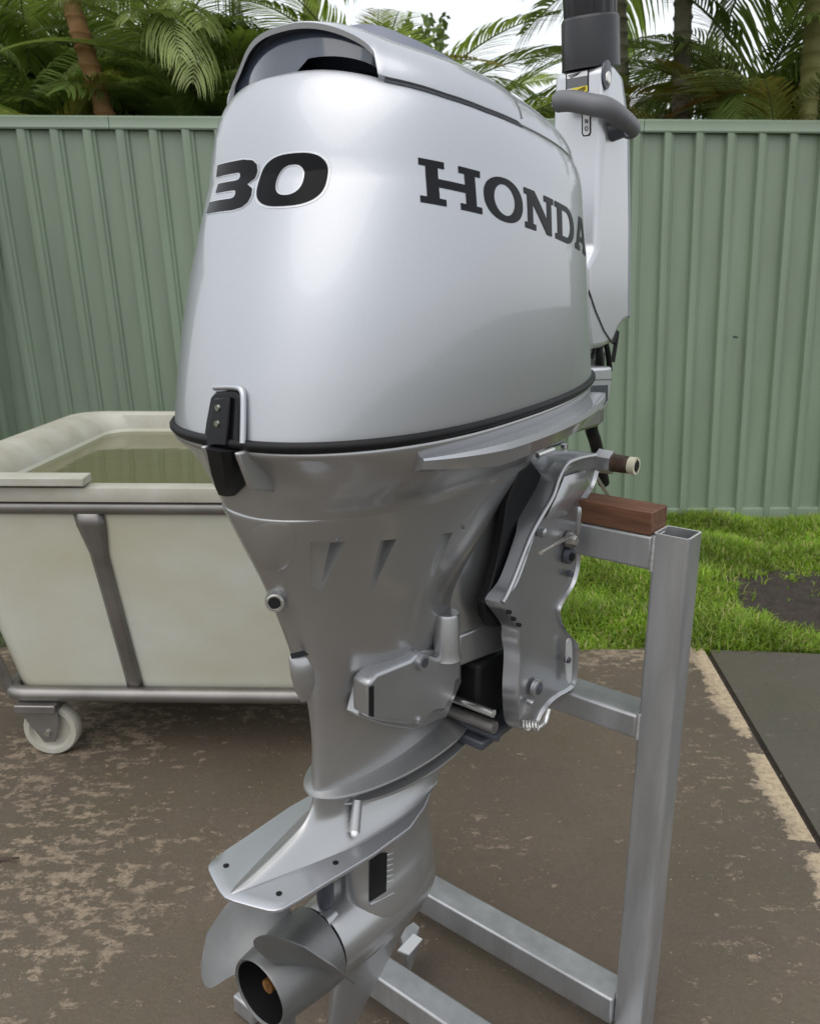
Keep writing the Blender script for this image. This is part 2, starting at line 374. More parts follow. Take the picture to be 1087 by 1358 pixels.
# ---- palms
LEAF = [leafmat('palm_green', (.27, .36, .07), .5, .35), leafmat('palm_light', (.44, .52, .19), .35, .35), leafmat('palm_dark', (.22, .31, .08), .25, .4), leafmat('palm_dry', (.34, .20, .05), .4, .6), leafmat('palm_yellow', (.30, .27, .06), .4, .5)]
STEM = mat('palm_stem', (.17, .19, .06), .5, noise=.3, nscale=6)
def frond_mesh(name, length, droop, npair, ll, spread, hang, m, seed, wid=.012, fold=.35):
    rg = random.Random(seed); V = []; Fc = []; mi = []
    n = 14; pts = []; ang = 0
    for i in range(n + 1):
        t = i/n; a = -droop * t**1.5
        pts.append(Vector((0, 0, 0)) if i == 0 else pts[-1] + Vector((math.cos(a), 0, math.sin(a))) * (length/n))
    rr = [.011*(1 - .85*i/n) + .001 for i in range(n + 1)]
    tv, tf = tube(pts, rr, 5); V += tv; Fc += tf; mi += [1]*len(tf)
    def at(t):
        k = min(int(t*n), n-1); u = t*n - k; return pts[k].lerp(pts[k+1], u), (pts[k+1]-pts[k]).normalized()
    for k in range(npair):
        t = .16 + .83 * (k + .5)/npair; p, d = at(t)
        for s in (-1, 1):
            L_ = ll * (math.sin(math.pi * (t*.82 + .16)) ** .6) * rg.uniform(.85, 1.1)
            side = Vector((0, s, 0)); ax = (side * math.cos(spread) + d * math.sin(spread) + Vector((0, 0, .35*(1 - hang)))).normalized()
            nn = 4; q = p.copy(); prevl = None; w0 = wid * rg.uniform(.8, 1.2); jit = rg.uniform(-.12, .12)
            ax = (ax + d*jit).normalized(); step = L_/nn; wv = d.cross(ax).cross(ax).normalized()
            for i in range(nn + 1):
                w = w0 * (.5, 1., .95, .6, .05)[i]; b = len(V)
                V.append(tuple(q - wv*w)); V.append(tuple(q + wv*w))
                if i: Fc.append((b-2, b-1, b+1, b)); mi.append(0)
                ax = (ax + Vector((0, 0, -1)) * (hang * .42 + .05)*(1 + .3*i)).normalized(); q = q + ax*step
    me = bpy.data.meshes.new(name); me.from_pydata([tuple(a) for a in V], [], Fc); me.materials.append(m); me.materials.append(STEM)
    me.polygons.foreach_set('material_index', mi); return me
FR = []
for mi_, m in enumerate(LEAF):
    for s in range(3):
        FR.append((mi_, frond_mesh('frond', 1.35 + .2*s, (1.0, 1.5, .8)[s], 34 if mi_ == 1 else 50, (.48, .55, .45)[s], (.75, .6, .9)[s], (.45, .8, .2)[s], m, s + mi_*7, .008 if mi_ == 1 else .0095)))
def frond_of(mi_, s): return FR[mi_*3 + s][1]
def trunk_mesh(h, r, lean, ringgap=.075, seedv=0):
    rg = random.Random(seedv); v = []; rings = []; n = 14; z = 0; k = 0
    steps = int(h / ringgap)
    for i in range(steps):
        z0 = i*ringgap
        for dz, dr in ((0, 1.10), (.010, 1.12), (.016, .98), (ringgap*.6, .95), (ringgap - .004, 1.0)):
            zz = z0 + dz; rr = r * dr * (1 - .12*zz/h) * rg.uniform(.985, 1.015); cx_ = lean[0]*zz + .02*math.sin(zz*1.3 + seedv); cy_ = lean[1]*zz
            rings.append([(cx_ + rr*math.cos(2*math.pi*j/n), cy_ + rr*math.sin(2*math.pi*j/n), zz) for j in range(n)])
    return loft(rings)
def trunkmat(name, c1, c2):
    m = mat(name, c1, .75, var=c2, nscale=7, bump=.5, bscale=60, dist=.004, stretch=(1, 1, 2.5)); return m
TR_O = trunkmat('orange_trunk', (.26, .13, .05), (.38, .22, .10)); TR_G = trunkmat('grey_trunk', (.15, .13, .095), (.26, .23, .18)); TR_Y = trunkmat('green_trunk', (.17, .17, .05), (.28, .26, .10))
def palm(label, x, y, h, r, lean, tm, spec, seedv, group=None):
    t = empty('palm_tree', (x, y, -.03)); tag(t, label, 'palm tree', group)
    if h:
        v, f = trunk_mesh(h, r, lean, .075, seedv); pyd('trunk', v, f, tm, t, 60)
    rg = random.Random(seedv); top = Vector((lean[0]*h, lean[1]*h, h)); c = 0
    for (mi_, nfr, zoff, elev, sc) in spec:
        for k in range(int(nfr*1.5) if h else nfr):
            o = bpy.data.objects.new('frond', frond_of(mi_, rg.randrange(3))); col.objects.link(o); o.parent = t
            az = 2*math.pi*(k + rg.uniform(-.3, .3))/nfr + seedv; e = elev + rg.uniform(-.2, .2); s = sc*rg.uniform(.85, 1.15)
            o.location = top + Vector((0, 0, zoff + rg.uniform(-.1, .1)))
            o.rotation_euler = (rg.uniform(-.3, .3), -e, az); o.scale = (s, s, s)
    return t
def gx(px_, Y): return (px_ - CX) / FOC * Y * 1.0 / (math.cos(PITCH) - 0.0) * (math.cos(PITCH)**1)
# trunks seen over the fence (photo pixel -> place at its distance)
def at(px_, py_, Y): return wY(px_, py_, Y)
def trunk_at(label, p_top, p_bot, Y, wpx, tm, spec, h, seedv):
    a = at(*p_top, Y); b = at(*p_bot, Y); lx = (a[0]-b[0])/(a[2]-b[2]); x0 = b[0] - lx*b[2]
    r = wpx/2 * Y/FOC*1.0
    return palm(label, x0, Y, h, r, (lx, 0.), tm, spec, seedv)
trunk_at('palm with orange ringed leaning trunk above the fence at the left', (100, 0), (143, 150), 4.75, 25, TR_O, [(0, 8, 0, .35, 1.1), (0, 5, -.3, -.2, .9)], 3.6, 1)
trunk_at('palm with thin grey trunk rising behind the top of the motor', (414, 0), (414, 30), 6.2, 21, TR_G, [(0, 9, 0, .4, 1.1)], 3.9, 2)
trunk_at('palm with straight brown ringed trunk right of the tiller grip', (905, 0), (905, 140), 5.3, 23, TR_G, [(2, 8, 0, .3, 1.1), (0, 5, -.25, -.1, .9)], 3.7, 3)
trunk_at('palm with slim trunk hidden partly by the tiller grip', (815, 0), (822, 140), 5.6, 22, TR_G, [(1, 7, 0, .4, 1.)], 3.9, 4)
trunk_at('palm with yellow green trunk at the far right edge', (1076, 0), (1066, 140), 4.8, 24, TR_Y, [(1, 7, 0, .5, 1.), (2, 6, -.2, .0, 1.)], 3.2, 5)
def clump(label, px_, Y, z, spec, seedv, py_=150):
    a = at(px_, py_, Y); return palm(label, a[0], Y, z, .035, (0, 0), TR_Y, spec, seedv)
clump('light green young palm with hanging leaflets left of the motor', 235, 4.95, 2.45, [(1, 9, 0, .15, .55), (0, 9, -.2, .5, .6)], 11)
clump('dense green palm clump at the far left above the fence', 10, 5.5, 1.75, [(0, 16, 0, .7, .85), (4, 6, -.4, .5, .6), (2, 10, .2, .9, .9)], 12)
clump('dark palm clump between the orange trunk and the motor', 165, 5.7, 1.7, [(2, 18, 0, .8, .9), (0, 14, -.1, .4, .8)], 13)
clump('broad green palm fan directly behind the motor top', 500, 5.5, 2.0, [(0, 18, 0, .7, .8), (1, 7, -.1, .3, .6), (4, 6, .1, .6, .6)], 14)
clump('spreading green palm right of the motor top', 590, 5.1, 1.75, [(0, 16, 0, .65, .7), (1, 8, -.1, .3, .6), (4, 5, -.1, .2, .5)], 15)
clump('palm with dry orange fronds behind the curved front of the motor', 675, 5.6, 1.85, [(3, 12, -.05, .45, .5), (4, 8, .1, .5, .6)], 16)
clump('palm with orange brown fronds between the grip and the brown trunk', 850, 5.4, 1.9, [(3, 12, 0, .5, .45), (4, 7, .0, .3, .5), (0, 6, -.2, .4, .6)], 17)
clump('dark feathery palm right of the brown trunk', 1000, 5.6, 2.2, [(2, 16, .1, .4, .8), (0, 7, -.1, .7, .7)], 18)
clump('pale green palm with upright stems at the far right', 1050, 5.2, 1.5, [(1, 10, 0, 1.25, .75), (4, 8, -.1, 1.1, .7), (0, 6, 0, .8, .8)], 19)
clump('tall dark palm clump far behind at the left edge', 60, 6.8, 2.5, [(2, 18, 0, .5, 1.1), (0, 14, -.3, .7, 1.)], 20)
clump('tall dark palm clump far behind left of the motor', 290, 7.0, 2.4, [(2, 18, 0, .5, 1.1), (0, 16, -.4, .4, 1.)], 21)
clump('low green palm clump far behind the motor front', 720, 7.2, 1.7, [(0, 16, 0, .5, .9), (2, 8, 0, .8, .9)], 22)
clump('green palm clump far behind the motor intake', 400, 6.6, 1.9, [(0, 14, 0, .5, .8), (2, 12, 0, .8, .8)], 23)
clump('mid green palm clump behind the orange trunk', 110, 6.1, 2.1, [(0, 16, 0, .6, .8), (1, 6, -.1, .4, .6), (2, 8, -.4, .5, .8)], 24)
clump('dark palm clump far behind the motor lettering side', 570, 7.2, 2.0, [(2, 18, 0, .5, .9), (0, 12, 0, .8, .9)], 25)
clump('dark palm clump low behind the brown trunk', 930, 6.6, 1.75, [(2, 16, 0, .5, .7), (0, 10, -.1, .6, .7)], 26)
clump('small yellowish palm clump low at the left above the fence cap', 60, 4.9, 1.55, [(4, 8, 0, .9, .45), (0, 10, -.1, .8, .5)], 27)
clump('dark drooping palm low between the light green palm and the motor', 275, 5.2, 1.8, [(2, 14, 0, .7, .55), (0, 8, 0, .9, .55)], 28)
# deep shrubbery massed behind the palms
HEDGE = leafmat('shrub_leaf', (.14, .20, .05), .15, .6, .5)
rg = np.random.RandomState(5); V = []; Fc = []
for k in range(42000):
    x = rg.uniform(-7.5, 7.5); hmax = 3.0 + .3*math.sin(x*1.7 + 1) - (1.15 if x > .3 else 0) - (.25 if x > 1.2 else 0)
    z = 1.0 + (hmax - 1.0) * rg.rand()**.7; y = 8.0 + rg.uniform(-.5, .5); a, b_, c_ = rg.uniform(-1, 1, 3); L_ = rg.uniform(.05, .11); w = L_*.28
    d = Vector((a, b_*.5, c_ - .4)).normalized(); q = d.cross(Vector((rg.uniform(-.4, .4), 1, rg.uniform(-.4, .4)))).normalized(); p = Vector((x, y, z)); n0 = len(V)
    V += [tuple(p), tuple(p + d*L_*.5 + q*w), tuple(p + d*L_), tuple(p + d*L_*.5 - q*w)]; Fc.append((n0, n0+1, n0+2, n0+3))
me = bpy.data.meshes.new('shrubbery'); me.from_pydata(V, [], Fc); me.materials.append(HEDGE); o = bpy.data.objects.new('shrubbery', me); col.objects.link(o)
tag(o, 'dark mass of shrub leaves filling the gaps behind the palms', 'shrubbery', kind='stuff')

# ================================================================= TUB TROLLEY
POLY = mat('cream_plastic_tub', (.60, .61, .56), .42, 0, .1, .3, var=(.50, .48, .36), nscale=2.2, bump=.06, bscale=30, dist=.002, stretch=(1, 1, 1.6))
POLYR = mat('white_plastic_rim', (.47, .46, .41), .5, 0, var=(.35, .33, .26), nscale=9, bump=.1, bscale=60)
tx0, tx1, ty0, ty1 = -1.14, .10, 1.70, 2.80; ZR = .71
tcx, tcy = (tx0+tx1)/2, (ty0+ty1)/2
tub = empty('tub_trolley', (tcx, tcy, 0), R(-1.2)); tag(tub, 'cream plastic tub full of water in a wheeled stainless frame', 'tub trolley')
hx, hy = (tx1-tx0)/2, (ty1-ty0)/2
def rrect(ax, ay, r, z, n=7, ox=0, oy=0):
    out = []
    for (sx, sy, a0) in ((1, 1, 0), (-1, 1, 90), (-1, -1, 180), (1, -1, 270)):
        for k in range(n):
            a = R(a0 + 90*k/(n-1)); out.append((ox + sx*(ax - r) + r*math.cos(a), oy + sy*(ay - r) + r*math.sin(a), z))
    return out
def tubring(sc, z, r, scy=None):   # outer wall, tapering to the base
    return rrect(hx - sc, hy - (sc*.55 if scy is None else scy), r, z)
rings = [tubring(.20, .17, .03, .1375), tubring(.185, .165, .05, .129), tubring(.175, .172, .06, .124), tubring(.168, .20, .07, .117), tubring(.130, .45, .08, .064), tubring(.102, ZR - .075, .09, .025), tubring(.09, ZR - .03, .09, .0165),
         tubring(.0, ZR - .03, .10), tubring(-.004, ZR - .015, .10), tubring(.0, ZR, .10), tubring(.06, ZR + .004, .09), tubring(.085, ZR - .006, .08), tubring(.125, ZR - .05, .08, .055), tubring(.185, .3, .07, .115), tubring(.21, .2, .04, .145)]
# bottom ring inward first
v, f = loft(rings, True, True); tb = pyd('tub_body', v, f, POLY, tub, 40); tb.data.materials.append(POLYR)
nr_ = len(rings[0])
for p in tb.data.polygons:
    if 6*nr_ <= p.index < 12*nr_: p.material_index = 1
WAT = bpy.data.materials.new('murky_water'); WAT.use_nodes = True; _b = WAT.node_tree.nodes['Principled BSDF']
_b.inputs['Base Color'].default_value = (.11, .105, .042, 1); _b.inputs['Roughness'].default_value = .06; _b.inputs['IOR'].default_value = 1.33; _b.inputs['Specular IOR Level'].default_value = .6
_n = WAT.node_tree.nodes.new('ShaderNodeTexNoise'); _n.inputs['Scale'].default_value = 9; _bp = WAT.node_tree.nodes.new('ShaderNodeBump'); _bp.inputs['Strength'].default_value = .25; _bp.inputs['Distance'].default_value = .004
WAT.node_tree.links.new(_n.outputs[0], _bp.inputs['Height']); WAT.node_tree.links.new(_bp.outputs[0], _b.inputs['Normal'])
wr = [Vector(p) for p in rrect(hx - .112, hy - .055*1 - .03, .08, ZR - .055)]
wr = [Vector(p) for p in tubring(.127, ZR - .06, .08, .056)]
rz = Matrix.Rotation(R(-1.2), 3, 'Z'); wv = [tuple(rz @ p + Vector((tcx, tcy, 0))) for p in wr]
v, f = prism(wv, (0, 0, -.05)); tag(pyd('water', v, f, WAT), 'still olive green water nearly filling the cream plastic tub', 'water', kind='structure')
# frame
def rpath(ax, ay, r, z): return rrect(ax, ay, r, z, 6)
tube_obj('rim_pipe', rpath(hx - .022, hy - .022, .09, ZR - .047), .017, STEEL, tub, 12, closed=True)
tube_obj('base_pipe', rpath(hx - .165, hy - .105, .05, .168), .019, STEEL, tub, 12, closed=True)
def strap(x, side):
    ys = -1 if side == 'f' else 1; pts = []
    for z, yo in ((ZR - .06, 0), (ZR - .09, 0), (ZR - .16, 0), (.45, 0), (.205, 0), (.178, 0)):
        sc_ = float(np.interp(z, [.165, .20, .45, ZR-.075, ZR-.03], [.124, .117, .064, .025, .0165])); pts.append((z, hy - sc_ + .004))
    v = []; f = []
    for i, (z, yo) in enumerate(pts):
        w = (.034, .033, .021, .020, .020, .020)[i]
        xx = x + .03*(1 - (z - .17)/.5)
        v += [(xx - w, ys*(yo + .001), z), (xx - w*.5, ys*(yo + .009), z), (xx + w*.5, ys*(yo + .009), z), (xx + w, ys*(yo + .001), z)]
    for i in range(len(pts) - 1):
        for k in range(3): f.append((4*i+k, 4*i+k+1, 4*i+k+5, 4*i+k+4))
    o = pyd('strap', v, f, STEEL, tub, 50); md = o.modifiers.new('s', 'SOLIDIFY'); md.thickness = .004
xs = wY(118, 680, ty0)[0] - tcx
strap(xs, 'f'); strap(.28, 'f'); strap(xs, 'b')
# corner uprights
for sx in (-1, 1):
    for sy in (-1, 1):
        tube_obj('upright', [(sx*(hx-.035), sy*(hy-.05), ZR - .05), (sx*(hx - .115), sy*(hy-.075), .45), (sx*(hx - .165), sy*(hy-.125), .17)], .014, STEEL, tub, 10)
def caster(x, y, rz_):
    pl = box('caster', (x - .05, x + .05, y - .045, y + .045, .128, .15), STEEL, tub, .003)
    for s in (-1, 1):
        pts = [(x - .045, y + s*.026, .13), (x + .045, y + s*.026, .13), (x + .05, y + s*.026, .10), (x + .035, y + s*.026, .045), (x + .008, y + s*.026, .042), (x - .03, y + s*.026, .10)]
        v, f = prism(pts, (0, s*.004, 0)); pyd('fork', v, f, STEEL, pl, None, .001)
    prof = [(.0, -.014), (.014, -.018), (.02, -.011), (.045, -.011), (.052, -.018), (.064, -.018), (.068, -.012), (.068, .012), (.064, .018), (.052, .018), (.045, .011), (.02, .011), (.014, .018), (.0, .014)]
    n = 32; rings = []
    for a in range(n):
        c, s = math.cos(2*math.pi*a/n), math.sin(2*math.pi*a/n); rings.append([(x + .018 + r*c, y + t, .069 + r*s) for r, t in prof])
    rings.append(rings[0]); v, f = loft(rings, False, False)
    pyd('wheel', v, f, POLYR, pl, 35); tube_obj('axle', [(x + .018, y - .036, .069), (x + .018, y + .036, .069)], .008, CHROME, pl, 8)
cxw = wz(68, 1012)
casx = cxw[0] - tcx - .018
for (x, y) in ((casx, -hy + .12), (casx, hy - .12), (hx - .17, -hy + .12), (hx - .17, hy - .12)): caster(x, y, 0)
# plank lying on the front rim
pk = wz(0, 636, ZR + .02); pk2 = wz(116, 633, ZR + .02)
v, f = boxv(-.25, .0, -.028, .028, 0, .018)
pl = pyd('wooden_plank', v, f, POLYR, None, None, .002); pl.location = (pk2[0], pk2[1], ZR + .006); pl.rotation_euler = (0, R(1), R(3))
tag(pl, 'short pale board lying on the front left rim of the tub', 'board')

# ================================================================= OUTBOARD MOTOR
motor = empty('outboard_motor', (OO[0], OO[1], 0), TH)
tag(motor, 'silver four stroke outboard motor with 30 and HONDA lettering clamped upright on a metal stand', 'outboard motor')
# ---- cowl
NS = 192; EXP = dict(nr=2.4, nf=2.2, m=.4, n=NS)
SL = .6
def zL(x):
    return float(np.interp(x, [-.453, -.447, -.435, -.42, -.38, -.34, -.3, -.1, 0.0], [1.313, 1.3105, 1.305, 1.2985, 1.2885, 1.2815, 1.277, 1.258, 1.236]))
lev = [(.990, 1.020, .1745, -.5470, .050), (1.0, 1.029, .1765, -.5455, .0455), (1.055, 1.075, .1785, -.5335, .0278), (1.12, 1.13, .1775, -.5165, .0118), (1.2, 1.19, .1725, -.4900, -.0040), (1.25, 1.222, .167, -.4720, -.0140), (1.295, 1.245, .158, -.4520, -.0300)]
def ring_at(t, dn=0.):
    zr, zf, w, xr, xf = interp_levels(lev, t); s = section(xr - dn, xf + dn, w + dn, **EXP); tt = t/(len(lev)-1)
    out = []
    bl = max(0., (tt - .75)/.25)
    for x, y in s:
        z = zr + (zf - zr)*(x + .54)/SL; out.append((x, y, z*(1-bl) + zL(x)*bl))
    return out
TM = len(lev) - 1
rings = [ring_at(TM*k/44.) for k in range(45)]
RT = rings[-1]; xc = -.24
def dome(i, k, off=0.):
    x, y, z = RT[i]; zt = float(np.interp(x, [-.47, -.25, -.08, .0], [1.366, 1.369, 1.362, 1.345]))
    X = xc + (x - xc)*k; Y = y*k; aa = 2*math.pi*i/NS; aa = min(aa, 2*math.pi - aa); p = 1.97 + 2.1*math.exp(-(aa/.42)**2); s = (1 - k**p)**(1/p) if k < 1 else 0.
    zt2 = float(np.interp(X, [-.46, -.41, -.34, -.26, -.18, -.1, -.03], [1.370, 1.364, 1.352, 1.340, 1.330, 1.321, 1.312]))
    return (X, Y, z + (zt2 - z)*s)
# body lip turned inward
lip = [tuple(Vector(dome(i, .985)) * 1 + Vector((0, 0, -.012))) for i in range(NS)]
v, f = loft(rings + [[(x*1 + (xc - x)*.010, y*.99, z + .0015) for x, y, z in RT], [(x + (xc - x)*.03, y*.97, z - .004) for x, y, z in RT], [(x + (xc - x)*.04, y*.96, z - .03) for x, y, z in RT]], False, False)
cowl = pyd('cowling', v, f, SILVER, motor, 50)
bv = BVHTree.FromPolygons([Vector(p) for p in v], f)
# top cover with the air intake arch
A0 = .62
def kopen(i):
    a = 2*math.pi*i/NS; a = min(a, 2*math.pi - a)
    if a > A0: return 1.
    q = a/A0; return 1 - .075*(1 - q**6)**.7
def bulge(i):
    a = 2*math.pi*i/NS; a = min(a, 2*math.pi - a); return .010*max(0., 1 - (a/.75)**2)**2
XF0 = on_y(674, 138, -.15)[0] + .012
cr_ = []
M = 34
for k in range(M + 1):
    u = k/M; ring = []
    for i in range(NS):
        k0 = kopen(i); kk = k0*(1 - u)**.75 if k < M else .002
        kk = k0 * math.cos(u*math.pi/2*.999)**.8 if k < M else .001
        X, Y, Z = dome(i, min(kk, .9999)); b = bulge(i)*(kk**3)
        a = 2*math.pi*i/NS
        # the removable cover stands 2 mm proud
        lift = .0012 * min(1., max(0., (XF0 - X)/.006))
        dr = Vector((X - xc, Y, 0)); dr = dr.normalized() if dr.length > 1e-4 else Vector((0, 0, 0))
        ring.append((X + dr.x*(b + lift*kk), Y + dr.y*(b*.3 + lift*kk), Z + .0016 + lift))
    cr_.append(ring)
# rolled inner lip
lip2 = [(x + (xc - x)*.02, y*.98, z - .006 if kopen(i) >= 1 else z + .002) for i, (x, y, z) in enumerate(cr_[0])]
lip1 = [(x + (xc - x)*.006, y*.994, z - (.0045 if kopen(i) < 1 else .0008)) for i, (x, y, z) in enumerate(cr_[0])]
v, f = loft([lip2, lip1] + cr_, False, True)
cov = pyd('top_cover', v, f, SILVER, motor, 40)
bvc = BVHTree.FromPolygons([Vector(p) for p in v], f)
# intake liner
def kring(k, dz, top=True): return [(xc + (x - xc)*k, y*k, z + dz) for x, y, z in RT]
v, f = loft([kring(.975, -.006), kring(.93, -.012), kring(.80, -.020), kring(.62, -.022), kring(.58, .01), kring(.56, .06)], False, True)
pyd('intake_liner', v, f, LINERM, motor, 50)
INSET = mat('glossy_blue_grey_inset', (.05, .06, .088), .14, 0, .8, .04)
V = []; Fc = []; cols = list(range(-21, 21))
for i in cols:
    t_ = (i + 21)/41.; A_ = Vector(dome(i % NS, .935)); B_ = Vector(dome(i % NS, min(.97, kopen(i % NS)*.985)))
    zb_ = RT[i % NS][2] - .006; zt_2 = B_.z + .0015; u_ = max(0, min(1, (i + 1)/5.)); zb2 = zb_ + (zt_2 - zb_)*(.42*u_ + .16*max(0, (i-4)/16.))
    for q in range(6): V.append((A_.x + (B_.x - A_.x)*q/5., A_.y + (B_.y - A_.y)*q/5., zb2 + (zt_2 - zb2)*q/5.))
for k in range(len(cols) - 1):
    for q in range(5): a_ = 6*k + q; Fc.append((a_, a_+1, a_+7, a_+6))
pyd('intake_inset', V, Fc, INSET, motor, 60)
tube_obj('intake_duct', [(-.43, -.055, 1.296), (-.40, -.05, 1.306), (-.34, -.045, 1.31)], [.020, .022, .022], DARKP, motor, 20, flat=.6)
# groove lines on the cover (front end of the lifting lid)
def ray_surface(b, o, d):
    h = b.ray_cast(Vector(o), Vector(d).normalized()); return h[0], h[1]
cut = []
XF = XF0
for q in np.linspace(R(4), R(176), 90):
    rx = 0.; d = Vector((0, math.cos(q), math.sin(q)))
    h, nn = ray_surface(bvc, Vector((XF - rx, 0, 1.272)) + d*.5, -d)
    if h and h.z > zL(XF) - .001: cut.append(h + d*.0002)
if len(cut) > 3: tube_obj('lid_joint', cut, .0011, GREYR, motor, 6)
edge_ = [Vector((x, y, z + .0012)) for i, (x, y, z) in enumerate(RT) if XF >= x]
# side groove, starboard and port
for sgn in (0, 1):
    pth = []
    for i in range(20, 96):
        j = i if sgn == 0 else (NS - i) % NS; x, y, z = RT[j]
        if x <= XF + .004 and kopen(j) >= .97: pth.append((x - (xc-x)*.003, y*1.003, z + .0006))
    tube_obj('lid_joint', pth, .0013, DARKP, motor, 6)
# ---- gasket
g0 = [(x, y, z) for x, y, z in ring_at(0, .001)]
tube_obj('gasket', g0, .0048, BLACK, motor, 10, closed=True)
# ---- lower pan
plev = [(.984, 1.014, .1765, -.5485, .052, 2.4, .4), (.979, 1.008, .1765, -.547, .048, 2.4, .4), (.965, .99, .170, -.5330, .025, 2.4, .4), (.95, .970, .157, -.5235, .0, 2.4, .4), (.935, .947, .141, -.5202, -.022, 2.4, .42), (.921, .926, .126, -.518, -.042, 2.3, .43), (.911, .911, .119, -.516, -.052, 2.3, .45)]
pr_ = []
for k in range(31):
    zr, zf, w, xr, xf, nr, m_ = interp_levels(plev, 6*k/30); pr_.append([(x, y, zr + (zf - zr)*(x + .54)/SL) for x, y in section(xr, xf, w, nr, 2.2, m_, NS)])
top_in = [(x*.985 - .004, y*.97, z + .002) for x, y, z in pr_[0]]
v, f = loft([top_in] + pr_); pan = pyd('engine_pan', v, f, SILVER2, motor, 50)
bvp = BVHTree.FromPolygons([Vector(p) for p in v], f)
def on_surf(b, px_, py_, off=0.):
    r = ray(px_, py_); c = np.array(w2l((0, 0, CAM_H))); a = w2l((r[0], r[1], CAM_H + r[2]))
    d = Vector((a[0] - c[0], a[1] - c[1], a[2] - c[2])).normalized(); h = b.ray_cast(Vector(c), d)
    if h[0] is None: return None
    nn = h[1] if h[1].dot(d) < 0 else -h[1]
    return h[0] + nn*off
# side rub flange: a long wing standing off the pan
fl_top = []; 
def pan_pt(i, k): return Vector(pr_[k][i])
wing = []
for i in range(33, 73):
    t = (i - 33)/39.; a = pan_pt(i, 1); n = Vector((a.x - -.3, a.y*3.0, 0)).normalized()
    out = .002 + .015*math.sin(min(1, t*2.0)*math.pi/2)
    hgt = .004 + .012*min(1, t*3)
    wing.append([tuple(a + Vector((0, 0, -.012)) - n*.01), tuple(a + n*out + Vector((0, 0, -.013))), tuple(a + n*(out + .001) + Vector((0, 0, -.013 - hgt*.45))), tuple(a + n*(out*.25) + Vector((0, 0, -.018 - hgt*1.3))), tuple(a - n*.03 + Vector((0, 0, -.03 - hgt)))])
v, f = loft(wing); pyd('side_flange', v, f, SILVER, motor, 30)
v2 = [(x, -y, z) for x, y, z in v]; pyd('side_flange', v2, f, SILVER, motor, 30)
# ---- latch on the rear centre
LX = -.556
lc = on_x(294, 556, LX)[1]
def lp(px_, py_, x=LX): return on_x(px_, py_, x + .006 + .011*(594 - py_)/77.)
pts = [lp(278, 527), lp(286, 518), lp(312, 517), lp(318, 525), lp(318, 594), lp(268, 590), lp(272, 560)]
v, f = prism(pts, (.016, 0, 0)); la = pyd('latch', v, f, GLOSS, motor, None, .003, 3)
pts = [lp(284, 528, LX-.004), lp(304, 527, LX-.004), lp(300, 592, LX-.004), lp(273, 590, LX-.004), lp(276, 560, LX-.004)]
v, f = prism(pts, (.010, 0, 0)); pyd('lever', v, f, GLOSS, la, None, .0015, 2)
for q in ((289, 541), (288, 562)):
    a = lp(*q, LX - .004); tube_obj('rivet', [(a[0] + .002, a[1], a[2]), (a[0] - .0015, a[1], a[2])], [.0035, .0028], CHROME, la, 12)
pth = [lp(q[0], q[1], LX + .001) for q in ((285, 514), (312, 514), (321, 519), (323, 535), (322, 588))]
tube_obj('latch_surround', spline(pth, 4), .003, SILVER, motor, 8)
# strap under the gasket following the pan
st = []
a0 = lp(292, 594, LX + .002); zt = a0[2]
for (py_, xx, w) in ((596, LX + .0, .017), (612, LX + .004, .017), (630, LX + .012, .016), (645, LX + .022, .013), (656, LX + .034, .009)):
    c_ = on_x(290 + (py_-596)*.18, py_, xx); st.append([(xx, c_[1] + w, c_[2]), (xx - .006, c_[1] + w*.6, c_[2]), (xx - .006, c_[1] - w*.6, c_[2]), (xx, c_[1] - w, c_[2]), (xx + .03, c_[1] - w, c_[2]), (xx + .03, c_[1] + w, c_[2])])
v, f = loft(st); pyd('latch_strap', v, f, BLACK, motor, 35)
for s in (-1, 1):
    c_ = Vector(on_x(292, 605, LX)); y = c_.y + s*.021
    pts = [(LX - .002, y, .985), (LX + .035, y, .988), (LX + .045, y, .940), (LX + .012, y, .948)]
    v, f = prism(pts, (0, s*.006, 0)); pyd('latch_guard', v, f, SILVER2, motor, None, .002)

